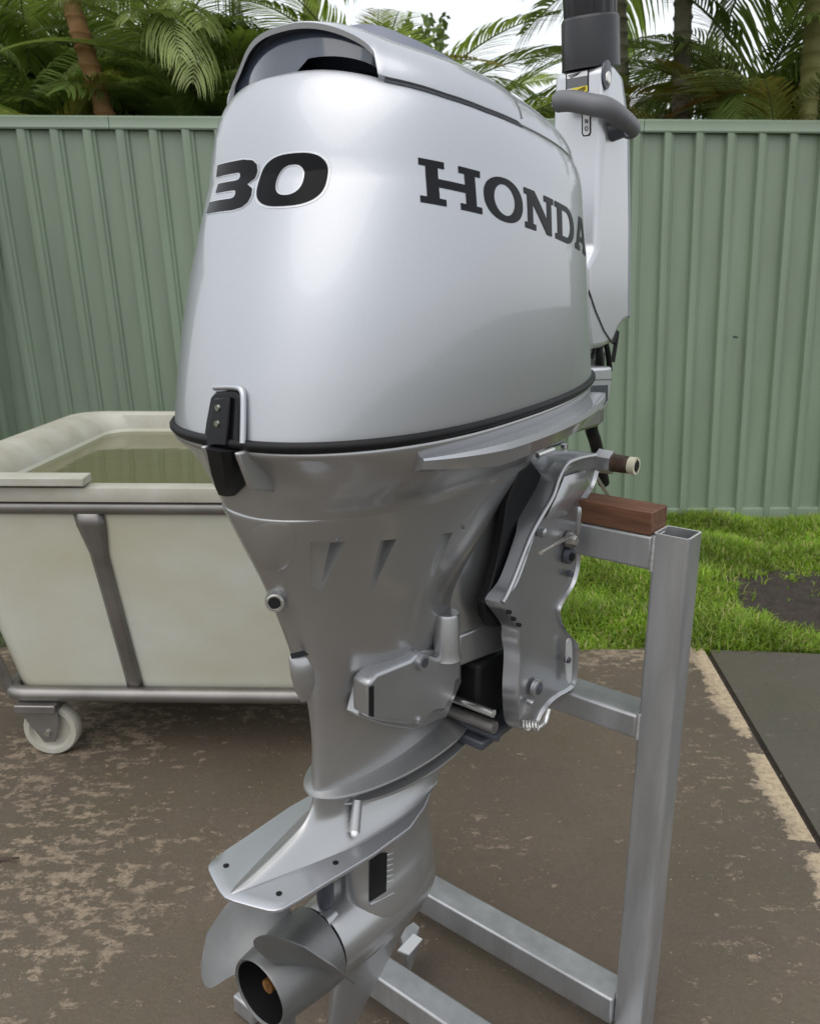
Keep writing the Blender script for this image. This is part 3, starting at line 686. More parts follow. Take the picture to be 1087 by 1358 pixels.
# ---- lettering
def slab_font(ch):
    s = .155; t = .24   # serif height, stem width
    if ch == 'H':
        return [[(0, 0), (.50, 0), (.50, s), (.37, s), (.37, .41), (.93, .41), (.93, s), (.80, s), (.80, 0), (1.30, 0), (1.30, s), (1.17, s), (1.17, 1-s), (1.30, 1-s), (1.30, 1), (.80, 1), (.80, 1-s), (.93, 1-s), (.93, .60), (.37, .60), (.37, 1-s), (.50, 1-s), (.50, 1), (0, 1), (0, 1-s), (.13, 1-s), (.13, s), (0, s)]], 1.30
    if ch == 'O':
        o = [(.59 + .59*spow(math.cos(a), .92), .5 + .53*spow(math.sin(a), .92)) for a in np.linspace(0, 2*math.pi, 48, endpoint=False)]
        i = [(.59 + .32*math.cos(a), .5 + .37*math.sin(a)) for a in np.linspace(0, 2*math.pi, 40, endpoint=False)]
        return [o, i], 1.18
    if ch == 'N':
        return [[(0, 0), (.42, 0), (.42, s), (.31, s), (.31, .66), (.88, 0), (1.10, 0), (1.10, 1-s), (1.21, 1-s), (1.21, 1), (.78, 1), (.78, 1-s), (.90, 1-s), (.90, .38), (.40, 1), (0, 1), (0, 1-s), (.11, 1-s), (.11, s), (0, s)]], 1.21
    if ch == 'D':
        o = [(0, 0), (.62, 0)] + [(.62 + .52*math.cos(a), .5 + .5*math.sin(a)) for a in np.linspace(-math.pi/2*.98, math.pi/2*.98, 26)] + [(.62, 1), (0, 1), (0, 1-s), (.12, 1-s), (.12, s), (0, s)]
        i = [(.37, s)] + [(.60 + .28*math.cos(a), .5 + (.5-s)*math.sin(a)) for a in np.linspace(-math.pi/2*.98, math.pi/2*.98, 20)] + [(.37, 1-s)]
        return [o, i], 1.14
    if ch == 'A':
        o = [(0, 0), (.42, 0), (.42, s), (.33, s), (.38, .27), (.80, .27), (.85, s), (.76, s), (.76, 0), (1.24, 0), (1.24, s), (1.14, s), (.80, 1), (.40, 1), (.10, s), (0, s)]
        i = [(.43, .42), (.75, .42), (.595, .84)]
        return [o, i], 1.24
def fill2d(loops, maxlen, shear=0.):
    cu = bpy.data.curves.new('t', 'CURVE'); cu.dimensions = '2D'; cu.fill_mode = 'BOTH'
    for lp_ in loops:
        s = cu.splines.new('POLY'); s.points.add(len(lp_) - 1)
        for i, (x, y) in enumerate(lp_): s.points[i].co = (x, y, 0, 1)
        s.use_cyclic_u = True
    o = bpy.data.objects.new('t', cu); col.objects.link(o); dg = bpy.context.evaluated_depsgraph_get(); dg.update()
    me = bpy.data.meshes.new_from_object(o.evaluated_get(dg)); bpy.data.objects.remove(o); bpy.data.curves.remove(cu)
    bm = bmesh.new(); bm.from_mesh(me); bpy.data.meshes.remove(me); bmesh.ops.remove_doubles(bm, verts=bm.verts, dist=1e-5)
    xs_ = [v.co.x for v in bm.verts]; ys_ = [v.co.y for v in bm.verts]
    for ax, lo, hi in ((0, min(xs_), max(xs_)), (1, min(ys_), max(ys_))):
        c = lo + maxlen
        while c < hi:
            co = [0, 0, 0]; no = [0, 0, 0]; co[ax] = c; no[ax] = 1
            bmesh.ops.bisect_plane(bm, geom=bm.verts[:] + bm.edges[:] + bm.faces[:], plane_co=co, plane_no=no, dist=1e-6); c += maxlen
    return bm
MIDR = [Vector(p) for p in ring_at(TM*.72)]
cum = [0.]
for i in range(NS//2 + 30): cum.append(cum[-1] + (MIDR[(i+1) % NS] - MIDR[i % NS]).length)
cumx = np.array(cum)
def ring_pt(s):
    if s < 0:
        q = ring_pt(-s); return Vector((q.x, -q.y, q.z))
    i = int(np.searchsorted(cumx, s)) - 1; i = max(0, min(i, len(cumx)-2)); u = (s - cumx[i])/(cumx[i+1] - cumx[i]); return MIDR[i % NS].lerp(MIDR[(i+1) % NS], u)
def arc_of(p):
    best = min(range(-NS//2, NS//2), key=lambda i: (MIDR[i % NS].xy - p.xy.to_2d()).length if True else 0); s = cumx[abs(best)]; return s if best >= 0 else -s
def surf(s, z, off):
    a = ring_pt(s - .002); b_ = ring_pt(s + .002); m = ring_pt(s); t = (b_ - a); t.z = 0; t.normalize(); n = Vector((-t.y, t.x, 0))
    if n.dot(Vector((m.x + .25, m.y, 0))) < 0: n = -n
    o = Vector((m.x, m.y, z)) + n*.12; h = bv.ray_cast(o, -n)
    if h[0] is None: return Vector((m.x, m.y, z))
    nn = h[1] if h[1].dot(n) > 0 else -h[1]; return h[0] + nn*off
def decal(name, loops, s0, z0, sw, sh, m, off, shear=0., slope=0., parent=None, step=.1):
    bm = fill2d(loops, step)
    for v_ in bm.verts:
        x, y = v_.co.x, v_.co.y; s = s0 + sw*(x + shear*y); z = z0 + sh*y + slope*(s - s0); v_.co = surf(s, z, off)
    return bm_obj(name, bm, m, parent or cowl, 60)
def anchor(px_, py_):
    h = on_surf(bv, px_, py_)
    return (arc_of(h), h.z) if h else None
aH0 = anchor(556, 268); aH1 = anchor(556, 209); aD0 = anchor(739, 317); aO = anchor(628, 250); aN = anchor(692, 250)
print('ANCH', aH0, aH1, aD0, aO, aN, 'three/zero', anchor(340, 268), anchor(345, 205), anchor(436, 230), anchor(300, 235), anchor(385, 272), anchor(395, 202))
hH = aH1[1] - aH0[1]; s = aH0[0]; slope = (aD0[1] - aH0[1])/(aD0[0] - aH0[0])
sw = (aN[0] - aH0[0]) / 2.66
for ch in 'HONDA':
    loops, w = slab_font(ch); decal('letter', loops, s, aH0[1] + slope*(s - aH0[0]), sw, hH, DECAL, .0005, 0, slope); s += sw*(w + .07)
# 30
def egg(cx_, cy_, a, b, e, n=56): return [(cx_ + a*spow(math.cos(t), 2/e), cy_ + b*spow(math.sin(t), 2/e)) for t in np.linspace(0, 2*math.pi, n, endpoint=False)]
def num(loops, s0, z0, sw, sh, sheary):
    decal('numeral', loops, s0, z0, sw, sh, DECALB, .0009, sheary, 0, step=.12)
a0_ = anchor(340, 268); a1_ = anchor(436, 240); zb = anchor(385, 273)[1]; zt_ = anchor(395, 203)[1]
Z0, ZH = zb, zt_ - zb; S1 = a1_[0]; W0 = (a1_[0] - a0_[0])*1.03; S0 = S1 - W0*1.06
zero = [egg(.5, .5, .5, .5, 2.7), egg(.5, .5, .20, .29, 2.3)]
zout = [egg(.5, .5, .53, .54, 2.7)]
decal('numeral_outline', zout + [egg(.5, .5, .47, .47, 2.7)], S0, Z0, W0, ZH, LINE, .0004, .06, 0, step=.12)
decal('numeral_outline', [egg(.5, .5, .225, .315, 2.3), egg(.5, .5, .18, .265, 2.3)], S0, Z0, W0, ZH, LINE, .0004, .06, 0, step=.12)
num(zero, S0, Z0, W0, ZH, .06)
three = [[(0, 0), (.70, 0), (.88, .04), (.97, .13), (1, .26), (.98, .40), (.86, .50), (.98, .60), (1.0, .74), (.97, .87), (.88, .96), (.70, 1), (.02, 1), (.02, .76), (.60, .76), (.66, .74), (.68, .68), (.66, .62), (.60, .60), (.14, .60), (.14, .41), (.60, .41), (.66, .39), (.68, .32), (.66, .26), (.60, .24), (0, .24)]]
def grow(loop, d):
    n = len(loop); out = []
    for i in range(n):
        p0, p1, p2 = [Vector(loop[(i + k) % n]) for k in (-1, 0, 1)]; n1 = Vector(((p1-p0).y, -(p1-p0).x)).normalized(); n2 = Vector(((p2-p1).y, -(p2-p1).x)).normalized(); m = (n1 + n2)
        m = m.normalized() if m.length > 1e-4 else n1; out.append(tuple(p1 + m*d))
    return out
S3 = S0 - W0*1.07
decal('numeral_outline', [grow(three[0], .03)], S3, Z0, W0, ZH, LINE, .0004, .06, 0, step=.12)
num(three, S3, Z0, W0, ZH, .06)

# ---- mid section (leg)
llev = [(.912, .1165, -.5145, -.10, 2.4, 2.2), (.905, .115, -.517, -.09, 2.3, 2.4), (.87, .102, -.505, -.125, 2.1, 2.6), (.82, .087, -.483, -.168, 2.0, 2.6), (.77, .070, -.4654, -.195, 2, 2.4), (.72, .056, -.4504, -.195, 2, 2.4), (.67, .043, -.4379, -.1875, 1.9, 2.4), (.62, .037, -.4338, -.185, 1.9, 2.4), (.58, .036, -.4356, -.183, 1.9, 2.4), (.548, .037, -.437, -.18, 1.9, 2.4)]
lr_ = []
for k in range(64):
    z, w, xr, xf, nr, nf = interp_levels(llev, 9*k/63); lr_.append([(x, y, z) for x, y in section(xr, xf, w, nr, nf, .5, 128)])
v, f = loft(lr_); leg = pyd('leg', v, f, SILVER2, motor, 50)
bvl = BVHTree.FromPolygons([Vector(p) for p in v], f)
def wedge(pxs, d_top, d_bot, sink=.03):
    """cutter: pxs = (topL, topR, botR, botL) in photo pixels on the leg side; deep at the top, running out below"""
    P = [on_surf(bvl, *q) for q in pxs]; nrm = Vector((0, -1, 0)); out = [p + nrm*.02 for p in P]
    inn = [P[0] - nrm*d_top, P[1] - nrm*d_top, P[2] - nrm*d_bot, P[3] - nrm*d_bot]
    vv = [tuple(p) for p in out + inn]; ff = [(0, 1, 2, 3), (7, 6, 5, 4)] + [(i, i+4, (i+1) % 4 + 4, (i+1) % 4) for i in range(4)]
    o = pyd('cutter', vv, ff, SILVER2, motor); return o
cutters = [wedge(((411, 719), (458, 719), (424, 786), (412, 776)), .020, .001), wedge(((505, 717), (526, 715), (494, 781), (490, 778)), .016, .001), wedge(((585, 708), (600, 706), (573, 766), (568, 764)), .014, .001)]
apply_boolean(leg, cutters)
# round plate and pocket on the rear quarter
def bump_patch(name, px_poly, b, off, m, parent, th=.004, smooth=True, per=4):
    pts = spline([(q[0], q[1], 0) for q in px_poly], per, True) if smooth else [(q[0], q[1], 0) for q in px_poly]
    P = []
    for q in pts:
        h = on_surf(b, q[0], q[1], 0)
        if h: P.append(h)
    cen = sum(P, Vector())/len(P); n = b.find_nearest(cen); nrm = (cen - Vector((-.32, 0, cen.z))).normalized()
    h0 = n[0]; nn = n[1] if n[1].dot(nrm) > 0 else -n[1]
    inner = [p.lerp(h0, .10) + nn*off for p in P]; v = [tuple(p - nn*th) for p in P] + [tuple(p + nn*off*.2) for p in P] + [tuple(p) for p in inner] + [tuple(h0 + nn*off)]
    k = len(P); f = []
    for r in range(2):
        for i in range(k): j = (i+1) % k; f.append((r*k+i, r*k+j, (r+1)*k+j, (r+1)*k+i))
    for i in range(k): f.append((2*k+i, 2*k+(i+1) % k, 3*k))
    return pyd(name, v, f, m, parent, 40)
bump_patch('round_pad', [(335, 702), (360, 694), (388, 700), (392, 728), (380, 752), (360, 757), (342, 748), (334, 725)], bvl, .0014, SILVER2, leg)
# drain port
h = on_surf(bvl, 367, 795); 
nrm = Vector((-.75, -.6, .1)).normalized()
tube_obj('drain_port', [h - nrm*.01, h + nrm*.004, h + nrm*.012, h + nrm*.013], [.013, .012, .010, .010], SILVER2, leg, 20)
tube_obj('drain_hole', [h + nrm*.0125, h + nrm*.0137], [.0062, .0062], BLACK, leg, 16)
tube_obj('drain_ring', [h + nrm*.013 + (Vector((.6, -.75, 0)).normalized()*math.cos(a) + Vector((0, .0, 1))*math.sin(a))*.0075 for a in np.linspace(0, 2*math.pi, 20, endpoint=False)], .0014, CHROME, leg, 6, closed=True)
# rear exhaust pocket
h1 = on_surf(bvl, 404, 872)
if h1:
    n1 = Vector((-.35, -.93, 0)).normalized(); t1 = Vector((.93, -.35, 0)).normalized()
    rr = []
    for (dz, w, d) in ((.004, .016, .0), (-.001, .017, .006), (-.02, .0155, .007), (-.04, .011, .004), (-.055, .004, 0)):
        rr.append([tuple(h1 + Vector((0, 0, dz)) + t1*(w*math.cos(a)) + n1*(d*math.sin(a) - .004)) for a in np.linspace(0, math.pi, 12)] )
    v, f = loft(rr); pyd('exhaust_hood', v, f, SILVER2, leg, 50)
    v, f = prism([tuple(h1 + t1*a_ + Vector((0, 0, .0045)) + n1*.0035) for a_ in (-.017, .017)] + [tuple(h1 + t1*a_ + Vector((0, 0, .009)) + n1*.001) for a_ in (.017, -.017)], tuple(n1*.0015)); pyd('exhaust_slot', v, f, BLACK, leg)
# small screws
for q in ((447, 716), (614, 699)):
    hh = on_surf(bvl, *q)
    if hh: tube_obj('screw', [hh, hh + Vector((0, -.002, 0))], [.0025, .002], GREYR, leg, 8)
# vent details on the pan
# data plate
def patch(name, b, quad, m, off, parent, nx=6, ny=4):
    V = []; F_ = []
    for j in range(ny + 1):
        for i in range(nx + 1):
            u, w = i/nx, j/ny; qx = (quad[0][0]*(1-u) + quad[1][0]*u)*(1-w) + (quad[3][0]*(1-u) + quad[2][0]*u)*w; qy = (quad[0][1]*(1-u) + quad[1][1]*u)*(1-w) + (quad[3][1]*(1-u) + quad[2][1]*u)*w
            V.append(tuple(on_surf(b, qx, qy, off)))
    for j in range(ny):
        for i in range(nx): a = j*(nx+1) + i; F_.append((a, a+1, a+nx+2, a+nx+1))
    return pyd(name, V, F_, m, parent)
try:
    patch('pan_port', bvp, ((515, 669), (533, 664), (529, 682), (513, 692)), SILVERB, .0012, pan, 10, 10)
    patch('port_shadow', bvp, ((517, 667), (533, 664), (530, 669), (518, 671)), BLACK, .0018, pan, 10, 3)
    patch('port_window', bvp, ((540, 684), (567, 681), (563, 690), (534, 693)), mat('olive_window', (.16, .15, .08), .35), .0012, pan, 10, 4)
    patch('port_rim', bvp, ((531, 693.5), (568, 690), (569, 691.4), (531, 695)), CHROME, .0016, pan, 10, 2)
except Exception as e: print('port', e)
try:
    dp = patch('data_plate', bvp, ((616, 665), (637, 664), (628, 681), (605, 684)), GREYR, .0016, motor, 12, 6)
    patch('print_line', bvp, ((619, 667), (633, 666), (632, 668), (618, 669)), WHITE, .0022, dp, 8, 1)
    patch('print_line', bvp, ((616, 671), (630, 670), (629, 671.5), (615, 672.5)), LINE, .0022, dp, 8, 1)
    patch('print_line', bvp, ((613, 675), (627, 674), (626, 675.5), (612, 676.5)), LINE, .0022, dp, 8, 1)
except Exception as e: print('plate', e)
# ---- water pump cover on the starboard side
pb = [(489, 906), (500, 893), (545, 875), (552, 868), (560, 866), (580, 873), (612, 866), (612, 902), (606, 905), (604, 918), (590, 944), (575, 946), (566, 957), (545, 962), (512, 958), (489, 953)]
YB = -.066
P = [Vector(on_y(*q, YB)) for q in pb]
v, f = prism([tuple(p) for p in P], (0, .026, 0)); cv = pyd('pump_cover', v, f, SILVERB, motor, None, .006, 3)
P2 = [Vector(on_y(*q, YB - .001)) for q in ((489, 912), (495, 909), (495, 951), (489, 949))]
v, f = prism([tuple(p) for p in P2], (0, -.001, 0)); pyd('cover_slot', v, f, BLACK, cv)
base_ = [(475, 950), (488, 900), (548, 866), (565, 862), (612, 862), (612, 905), (592, 952), (548, 968), (510, 962)]
v, f = prism([on_y(*q, -.052) for q in base_], (0, .02, 0)); pyd('cover_flange', v, f, SILVERB, cv, None, .002)
c = Vector(on_y(558, 877, YB)); tube_obj('bolt', [c + Vector((0, .01, 0)), c + Vector((0, -.006, 0))], [.011, .010], SILVERB, cv, 16); tube_obj('bolt_socket', [c + Vector((0, -.0058, 0)), c + Vector((0, -.007, 0))], .006, DARKP, cv, 12)
c = Vector(on_y(556, 955, YB)); tube_obj('bolt', [c + Vector((0, .01, 0)), c + Vector((0, -.003, 0))], [.006, .005], SILVERB, cv, 12)
# shaft tube above it
c0 = Vector(on_y(592, 862, -.062)); c1 = Vector(on_y(592, 815, -.062))
tube_obj('drive_tube', [c0 + Vector((0, 0, -.01)), c0, c1, c1 + Vector((0, 0, .003))], [.019, .0165, .0165, .015], SILVER2, motor, 24)
# ---- splash plate (two edges)
def plate_outline(xr, xf, w, k=60, nr=2.0, nf=2.6, m=.62): return section(xr, xf, w, nr, nf, m, 96)
def lip_plate(name, xr, xf, w, z, rise, th, inner, m):
    o = plate_outline(xr, xf, w); zz = lambda x: z + rise*max(0, (x - xf + .2)/.2)**2
    xm = (xr+xf)/2
    def sc(k, dz): return [(xm + (x - xm)*(1 - (1-k)*.55), y*k, zz(x) + dz) for x, y in o]
    r = [sc(inner, .009), sc(.80, .0035), sc(.93, .0015), sc(.99, .0005), sc(1., -.0015), sc(.985, -.0035), sc(.85, -.004), sc(inner, -.006)]
    v, f = loft(r); return pyd(name, v, f, m, motor, 40)
lip_plate('splash_plate', -.443, -.165, .066, .556, .006, .004, .5, SILVER2)
lip_plate('splash_plate', -.41, -.160, .061, .530, .010, .004, .5, SILVER2)
# ---- lower strut flaring onto the anti-ventilation plate
ZP = .486
sl_ = [(.552, -.437, -.17, .037), (.54, -.439, -.17, .034), (.528, -.446, -.175, .031), (.518, -.458, -.18, .031), (.509, -.480, -.185, .034), (.500, -.508, -.19, .038), (.493, -.533, -.20, .043), (.489, -.551, -.21, .048), (.4872, -.557, -.215, .052)]
rr = []
for k in range(33):
    z, xr, xf, w = interp_levels(sl_, 8*k/32); t = k/32
    rr.append([(x, y*(1 - .55*t*max(0, min(1, (-.40 - x)/.16))) + t*.010*max(0, min(1.1, (-.33 - x)/.22)), z) for x, y in section(xr, xf, w, 1.7, 2.3, .62, 96)])
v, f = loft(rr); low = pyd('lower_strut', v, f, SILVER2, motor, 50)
half = [(-.5635, 0), (-.561, -.012), (-.554, -.032), (-.547, -.050), (-.543, -.056), (-.536, -.060), (-.515, -.063), (-.48, -.0655), (-.41, -.0715), (-.344, -.0705), (-.30, -.058), (-.25, -.036), (-.215, -.012), (-.21, 0)]
ol = spline([(x, y, 0) for x, y in half], 1); ol = [(p[0], p[1]) for p in ol]; full = ol + [(x, -y) for x, y in ol[-2:0:-1]]
cxp = -.40
def ysh(x): return .011*max(0, min(1.1, (-.33 - x)/.22))
def ps(k, z): return [(cxp + (x - cxp)*k, y*k + ysh(cxp + (x - cxp)*k), z + .0015*k + (-.004 if x < -.54 else 0)*0) for x, y in full]
v, f = loft([ps(.9, ZP - .006), ps(.985, ZP - .006), ps(1, ZP - .004), ps(1, ZP - .001), ps(.99, ZP), ps(.9, ZP)])
pl_ = pyd('anti_ventilation_plate', v, f, SILVER, motor, 40)
for q in ((300, 1148), (445, 1144), (370, 1185)):
    r = ray(*q); k = (ZP + .0016 - CAM_H)/r[2]; p = Vector(w2l((r[0]*k, r[1]*k, ZP + .0016)))
    tube_obj('drilled_hole', [p - Vector((0, 0, .002)), p + Vector((0, 0, .0004))], .0035, BLACK, pl_, 14)
h = on_y(473, 1105, -.032); 
tube_obj('trim_boss', [Vector(on_y(474, 1060, -.026)), Vector(on_y(470, 1104, -.034))], [.006, .007], SILVER2, low, 14)
tube_obj('boss_tip', [Vector(on_y(470, 1104, -.036)), Vector(on_y(469, 1109, -.038))], [.005, .003], WHITE, low, 12)
# ---- gear case strut, torpedo, skeg
gl = [(.484, -.405, -.225, .030, 2.4), (.45, -.403, -.224, .030, 2.4), (.42, -.402, -.224, .033, 2.3), (.40, -.402, -.224, .038, 2.3), (.385, -.402, -.224, .044, 2.2), (.36, -.402, -.224, .050, 2.2), (.335, -.402, -.225, .0505, 2.2), (.31, -.402, -.228, .044, 2.2), (.288, -.408, -.235, .028, 2.2), (.272, -.415, -.245, .013, 2.0), (.25, -.420, -.265, .009, 2), (.22, -.424, -.305, .0075, 2), (.19, -.428, -.345, .006, 2), (.17, -.43, -.365, .004, 2), (.163, -.425, -.375, .002, 2)]
rr = []
for k in range(70):
    z, xr, xf, w, e = interp_levels(gl, 14*k/69); rr.append([(x, y, z) for x, y in section(xr, xf, w, 3.0, e, .35, 96)])
v, f = loft(rr); gc = pyd('gear_case', v, f, SILVER2, motor, 45)
bvg = BVHTree.FromPolygons([Vector(p) for p in v], f)
HZ = .341
prof = [(-.436, .046), (-.425, .0485), (-.40, .0505), (-.34, .052), (-.29, .049), (-.255, .040), (-.238, .028), (-.230, .012)]
v, f = loft([[(x, r*math.cos(a), HZ + r*math.sin(a)) for a in np.linspace(0, 2*math.pi, 40, endpoint=False)] for x, r in [tuple(p[:2]) for p in spline([(a, b, 0) for a, b in prof], 5)]])
pyd('torpedo', v, f, SILVER2, gc, 50)
# intake grille
gq = ((490, 1133), (512, 1130), (511, 1182), (489, 1196))
try:
    gr = patch('intake_grille', bvg, gq, BLACK, .0018, gc, 12, 10)
    for k in range(6):
        y = 1134 + k*7.2; a = on_surf(bvg, 512, y, .0005); b_ = on_surf(bvg, 521, y - 3, .0005); tube_obj('grille_slot', [a, b_], [.0011, .0005], ALUE, gc, 6)
    a = on_surf(bvg, 490, 1200, .001); b_ = on_surf(bvg, 522, 1184, .001); tube_obj('grille_ledge', [a, b_], [.0025, .001], SILVER, gc, 6)
except Exception as e: print('grille', e)
# rear oil plug and trim tab post
tube_obj('anode_post', [(-.422, 0, ZP - .004), (-.424, 0, .40), (-.424, 0, .385)], [.011, .011, .009], DARKP, gc, 12)
c = Vector(on_x(432, 1222, -.435)); tube_obj('bearing_nut', [c + Vector((.012, 0, 0)), c + Vector((-.004, 0, 0))], [.012, .011], SILVERB, gc, 16); tube_obj('nut_socket', [c + Vector((-.0035, 0, 0)), c + Vector((-.005, 0, 0))], .006, BLACK, gc, 12)
# ---- propeller
prop = empty('propeller', (0, 0, 0)); prop.parent = motor
prof = [(-.442, .030), (-.442, .0505), (-.46, .0500), (-.50, .0465), (-.532, .0430), (-.535, .0415), (-.533, .0385), (-.50, .0385), (-.475, .034), (-.474, .012)]
v, f = loft([[(x, r*math.cos(a), HZ + r*math.sin(a)) for a in np.linspace(0, 2*math.pi, 48, endpoint=False)] for x, r in prof], False, True)
hub = pyd('hub', v, f, [PROPM, BLACK], prop, 35)
for p_ in hub.data.polygons:
    if p_.index >= 48*6: p_.material_index = 1  # bore faces coloured black as the shade inside the hub
v, f = loft([[(x, r*math.cos(a), HZ + r*math.sin(a)) for a in np.linspace(0, 2*math.pi, n_, endpoint=False)] for x, r, n_ in ((-.475, .020, 6), (-.505, .020, 6), (-.506, .016, 6))]); pyd('hub_nut', v, f, BRASS, prop, 30)
tube_obj('washer', [(-.470, 0, HZ), (-.477, 0, HZ)], .026, RUSTY, prop, 24)
tube_obj('shaft_end', [(-.50, 0, HZ), (-.522, 0, HZ)], [.0095, .0085], BRASS, prop, 14)
def blade(a0):
    R0, R1 = .040, .113; nr, nc = 18, 20; V = []; n_ = nc + 1
    for side in (-1, 1):
        for i in range(nr + 1):
            t = i/nr; r = R0 + (R1 - R0)*t
            ch = (.80 + .62*math.sin(math.pi*min(1, t*.62 + .06)))*math.sqrt(max(0, 1 - max(0, (t - .35)/.65)**2.3)) + .02   # angular width
            skew = .30*t*t; pit = .150
            for j in range(n_):
                s = j/nc - .5; ang = ch*s + skew
                x = -.488 - ang*pit*.42 * (1) - .012*t; cup = .004*(s > .3)*(s - .3)
                th = .0026*(1 - abs(2*s)**3)*(1 - .6*t) + .0007
                A = a0 + ang; V.append((x + side*th - cup, r*math.sin(A), HZ + r*math.cos(A)))
    F_ = []; off = (nr + 1)*n_
    for i in range(nr):
        for j in range(nc):
            a = i*n_ + j; F_.append((a, a+1, a+n_+1, a+n_)); F_.append((off+a, off+a+n_, off+a+n_+1, off+a+1))
    for i in range(nr):
        for j in (0, nc): a = i*n_ + j; F_.append((a, a+n_, off+a+n_, off+a))
    for j in range(nc):
        for i in (0, nr): a = i*n_ + j; F_.append((a, a+1, off+a+1, off+a))
    return V, F_
for k in range(3):
    v, f = blade(R(-52) + k*2*math.pi/3); pyd('blade', v, f, PROPM, prop, 50)
# ---- swivel bracket between the clamps
sw_ = [(.93, -.27, -.02, .076), (.88, -.27, -.03, .074), (.82, -.262, -.05, .070), (.75, -.258, -.06, .066), (.71, -.25, -.06, .063), (.685, -.245, -.065, .062), (.672, -.24, -.07, .060)]
rr = []
for k in range(25):
    z, xr, xf, w = interp_levels(sw_, 6*k/24); rr.append([(x, y, z) for x, y in section(xr, xf, w, 3.4, 4, .5, 64)])
v, f = loft(rr); sb = pyd('swivel_bracket', v, f, SILVER2, motor, 40)
v, f = prism([on_y(*q, -.0935) for q in ((704, 610), (685, 632), (673, 664), (668, 700), (661, 740), (652, 775), (642, 800), (643, 818), (650, 832), (680, 832), (700, 790), (725, 640))], (0, .012, 0)); pyd('gap_shade', v, f, BLACK, motor, None, .002)  # black panel stands in for the shaded gap between swivel and clamp
h = Vector(on_y(664, 835, -.062)); tube_obj('swivel_lug', [h + Vector((0, .03, 0)), h + Vector((0, -.010, 0))], [.018, .016], SILVER2, sb, 20)
v, f = prism([(-.232, -.058, .655), (-.150, -.075, .655), (-.150, -.075, .705), (-.232, -.058, .70)], (0, .02, 0)); pyd('swivel_foot', v, f, SILVER2, sb, None, .004)
# dark tilt ram block under it
box('tilt_block', (-.205, -.09, -.072, .072, .565, .652), BLACK, motor, .006)
for (z, x, r_, m_) in ((.600, -.218, .0055, CHROME), (.578, -.214, .0085, STEEL), (.560, -.205, .006, DARKP)):
    tube_obj('thrust_rod', [(x, -.105, z), (x, .105, z)], r_, m_, motor, 12)
box('tilt_base', (-.22, -.06, -.09, .09, .540, .553), DARKP, motor, .003)
# ---- clamp brackets
out_px = [(738, 650), (747, 626), (765, 609), (790, 601), (797, 608), (795, 625), (788, 645), (776, 664), (772, 680), (771, 740), (764, 772), (752, 792), (744, 808), (745, 822), (752, 838), (766, 853), (769, 868), (765, 905), (758, 916), (738, 928), (722, 945), (712, 965), (702, 971), (691, 964), (688, 935), (688, 910), (690, 871), (687, 851), (687, 834), (675, 816), (666, 800), (682, 778), (692, 755), (703, 723), (711, 700), (724, 675)]
YC = -.122
outer = [Vector(on_y(*q, YC)) for q in spline([(a, b, 0) for a, b in out_px], 3, True) for q in [q[:2]]]
def clampb(sgn):
    pts = [(p.x, p.y*sgn*-1 if sgn > 0 else p.y, p.z) for p in outer]
    th = .028
    cen = Vector((-.12, 0, .74))
    o0 = pts; n = len(pts)
    def sc(k, y): return [(cen.x + (x - cen.x)*k, y, cen.z + (z - cen.z)*(1 - (1-k)*.5)) for x, _, z in pts]
    y0 = YC*(-1 if sgn > 0 else 1); s = -1 if sgn < 0 else 1
    v, f = loft([sc(.93, y0 - s*.0045), sc(.97, y0), sc(.995, y0 - s*.0015), sc(1., y0 - s*.005), [(x - .002, y0 - s*(.024 + .024*max(0, min(1, (z - .83)/.07))), z) for x, _, z in pts]])
    v2 = v; o = pyd('clamp_bracket', v, f, SILVERB, motor, 35)
    return o
cb = clampb(-1); cp = clampb(1)
# raised rib along the rear edge and features on the visible bracket
tube_obj('edge_rib', [Vector(on_y(a, b, YC - .001)) for a, b, _ in spline([(a, b, 0) for a, b in [(666, 799), (673, 787), (683, 764), (693, 738), (705, 708), (718, 684), (733, 658), (741, 634), (750, 617), (765, 609), (789, 604)]], 4)], .0034, SILVERB, cb, 10)
# cast hollow under the top ear
pts = [Vector(on_y(a, b, YC - .0005)) for a, b in ((748, 632), (776, 624), (783, 640), (768, 662), (750, 684), (722, 690), (736, 662))]
c_ = sum(pts, Vector())/len(pts)
v, f = loft([[tuple(p) for p in pts], [tuple(p.lerp(c_, .18) + Vector((0, -.003, 0))) for p in pts], [tuple(p.lerp(c_, .55) + Vector((0, -.005, 0))) for p in pts]], False, True); pyd('cast_boss', v, f, SILVERB, cb, 60)
def disc(name, q, y, r, h_, m_, parent, r2=None, n=18):
    c = Vector(on_y(*q, y)); return tube_obj(name, [c + Vector((0, .004, 0)), c + Vector((0, -h_*.7, 0)), c + Vector((0, -h_, 0))], [r, r, (r2 or r*.85)], m_, parent, n)
disc('washer', (757, 716), YC - .002, .012, .005, STEEL, cb); disc('bolt', (757, 716), YC - .006, .0075, .008, CHROME, cb, n=6)
disc('bolt_hole', (755, 737), YC - .002, .0115, .003, DARKP, cb); disc('bolt', (756, 738), YC - .004, .006, .005, BLACK, cb, n=6)
disc('small_bolt', (755, 761), YC - .002, .005, .004, DARKP, cb, n=6)
disc('casting_nub', (718, 706), YC - .001, .006, .007, SILVERB, cb, .003)
tube_obj('locking_bar', [Vector(on_y(755, 711, YC - .012)), Vector(on_y(717, 733, YC - .030))], [.0028, .0028], CHROME, cb, 10)
for q in ((676, 812), (682, 821), (689, 829)): disc('bolt_hole', q, YC - .004, .0026, .0012, BLACK, cb, .0024, 10)
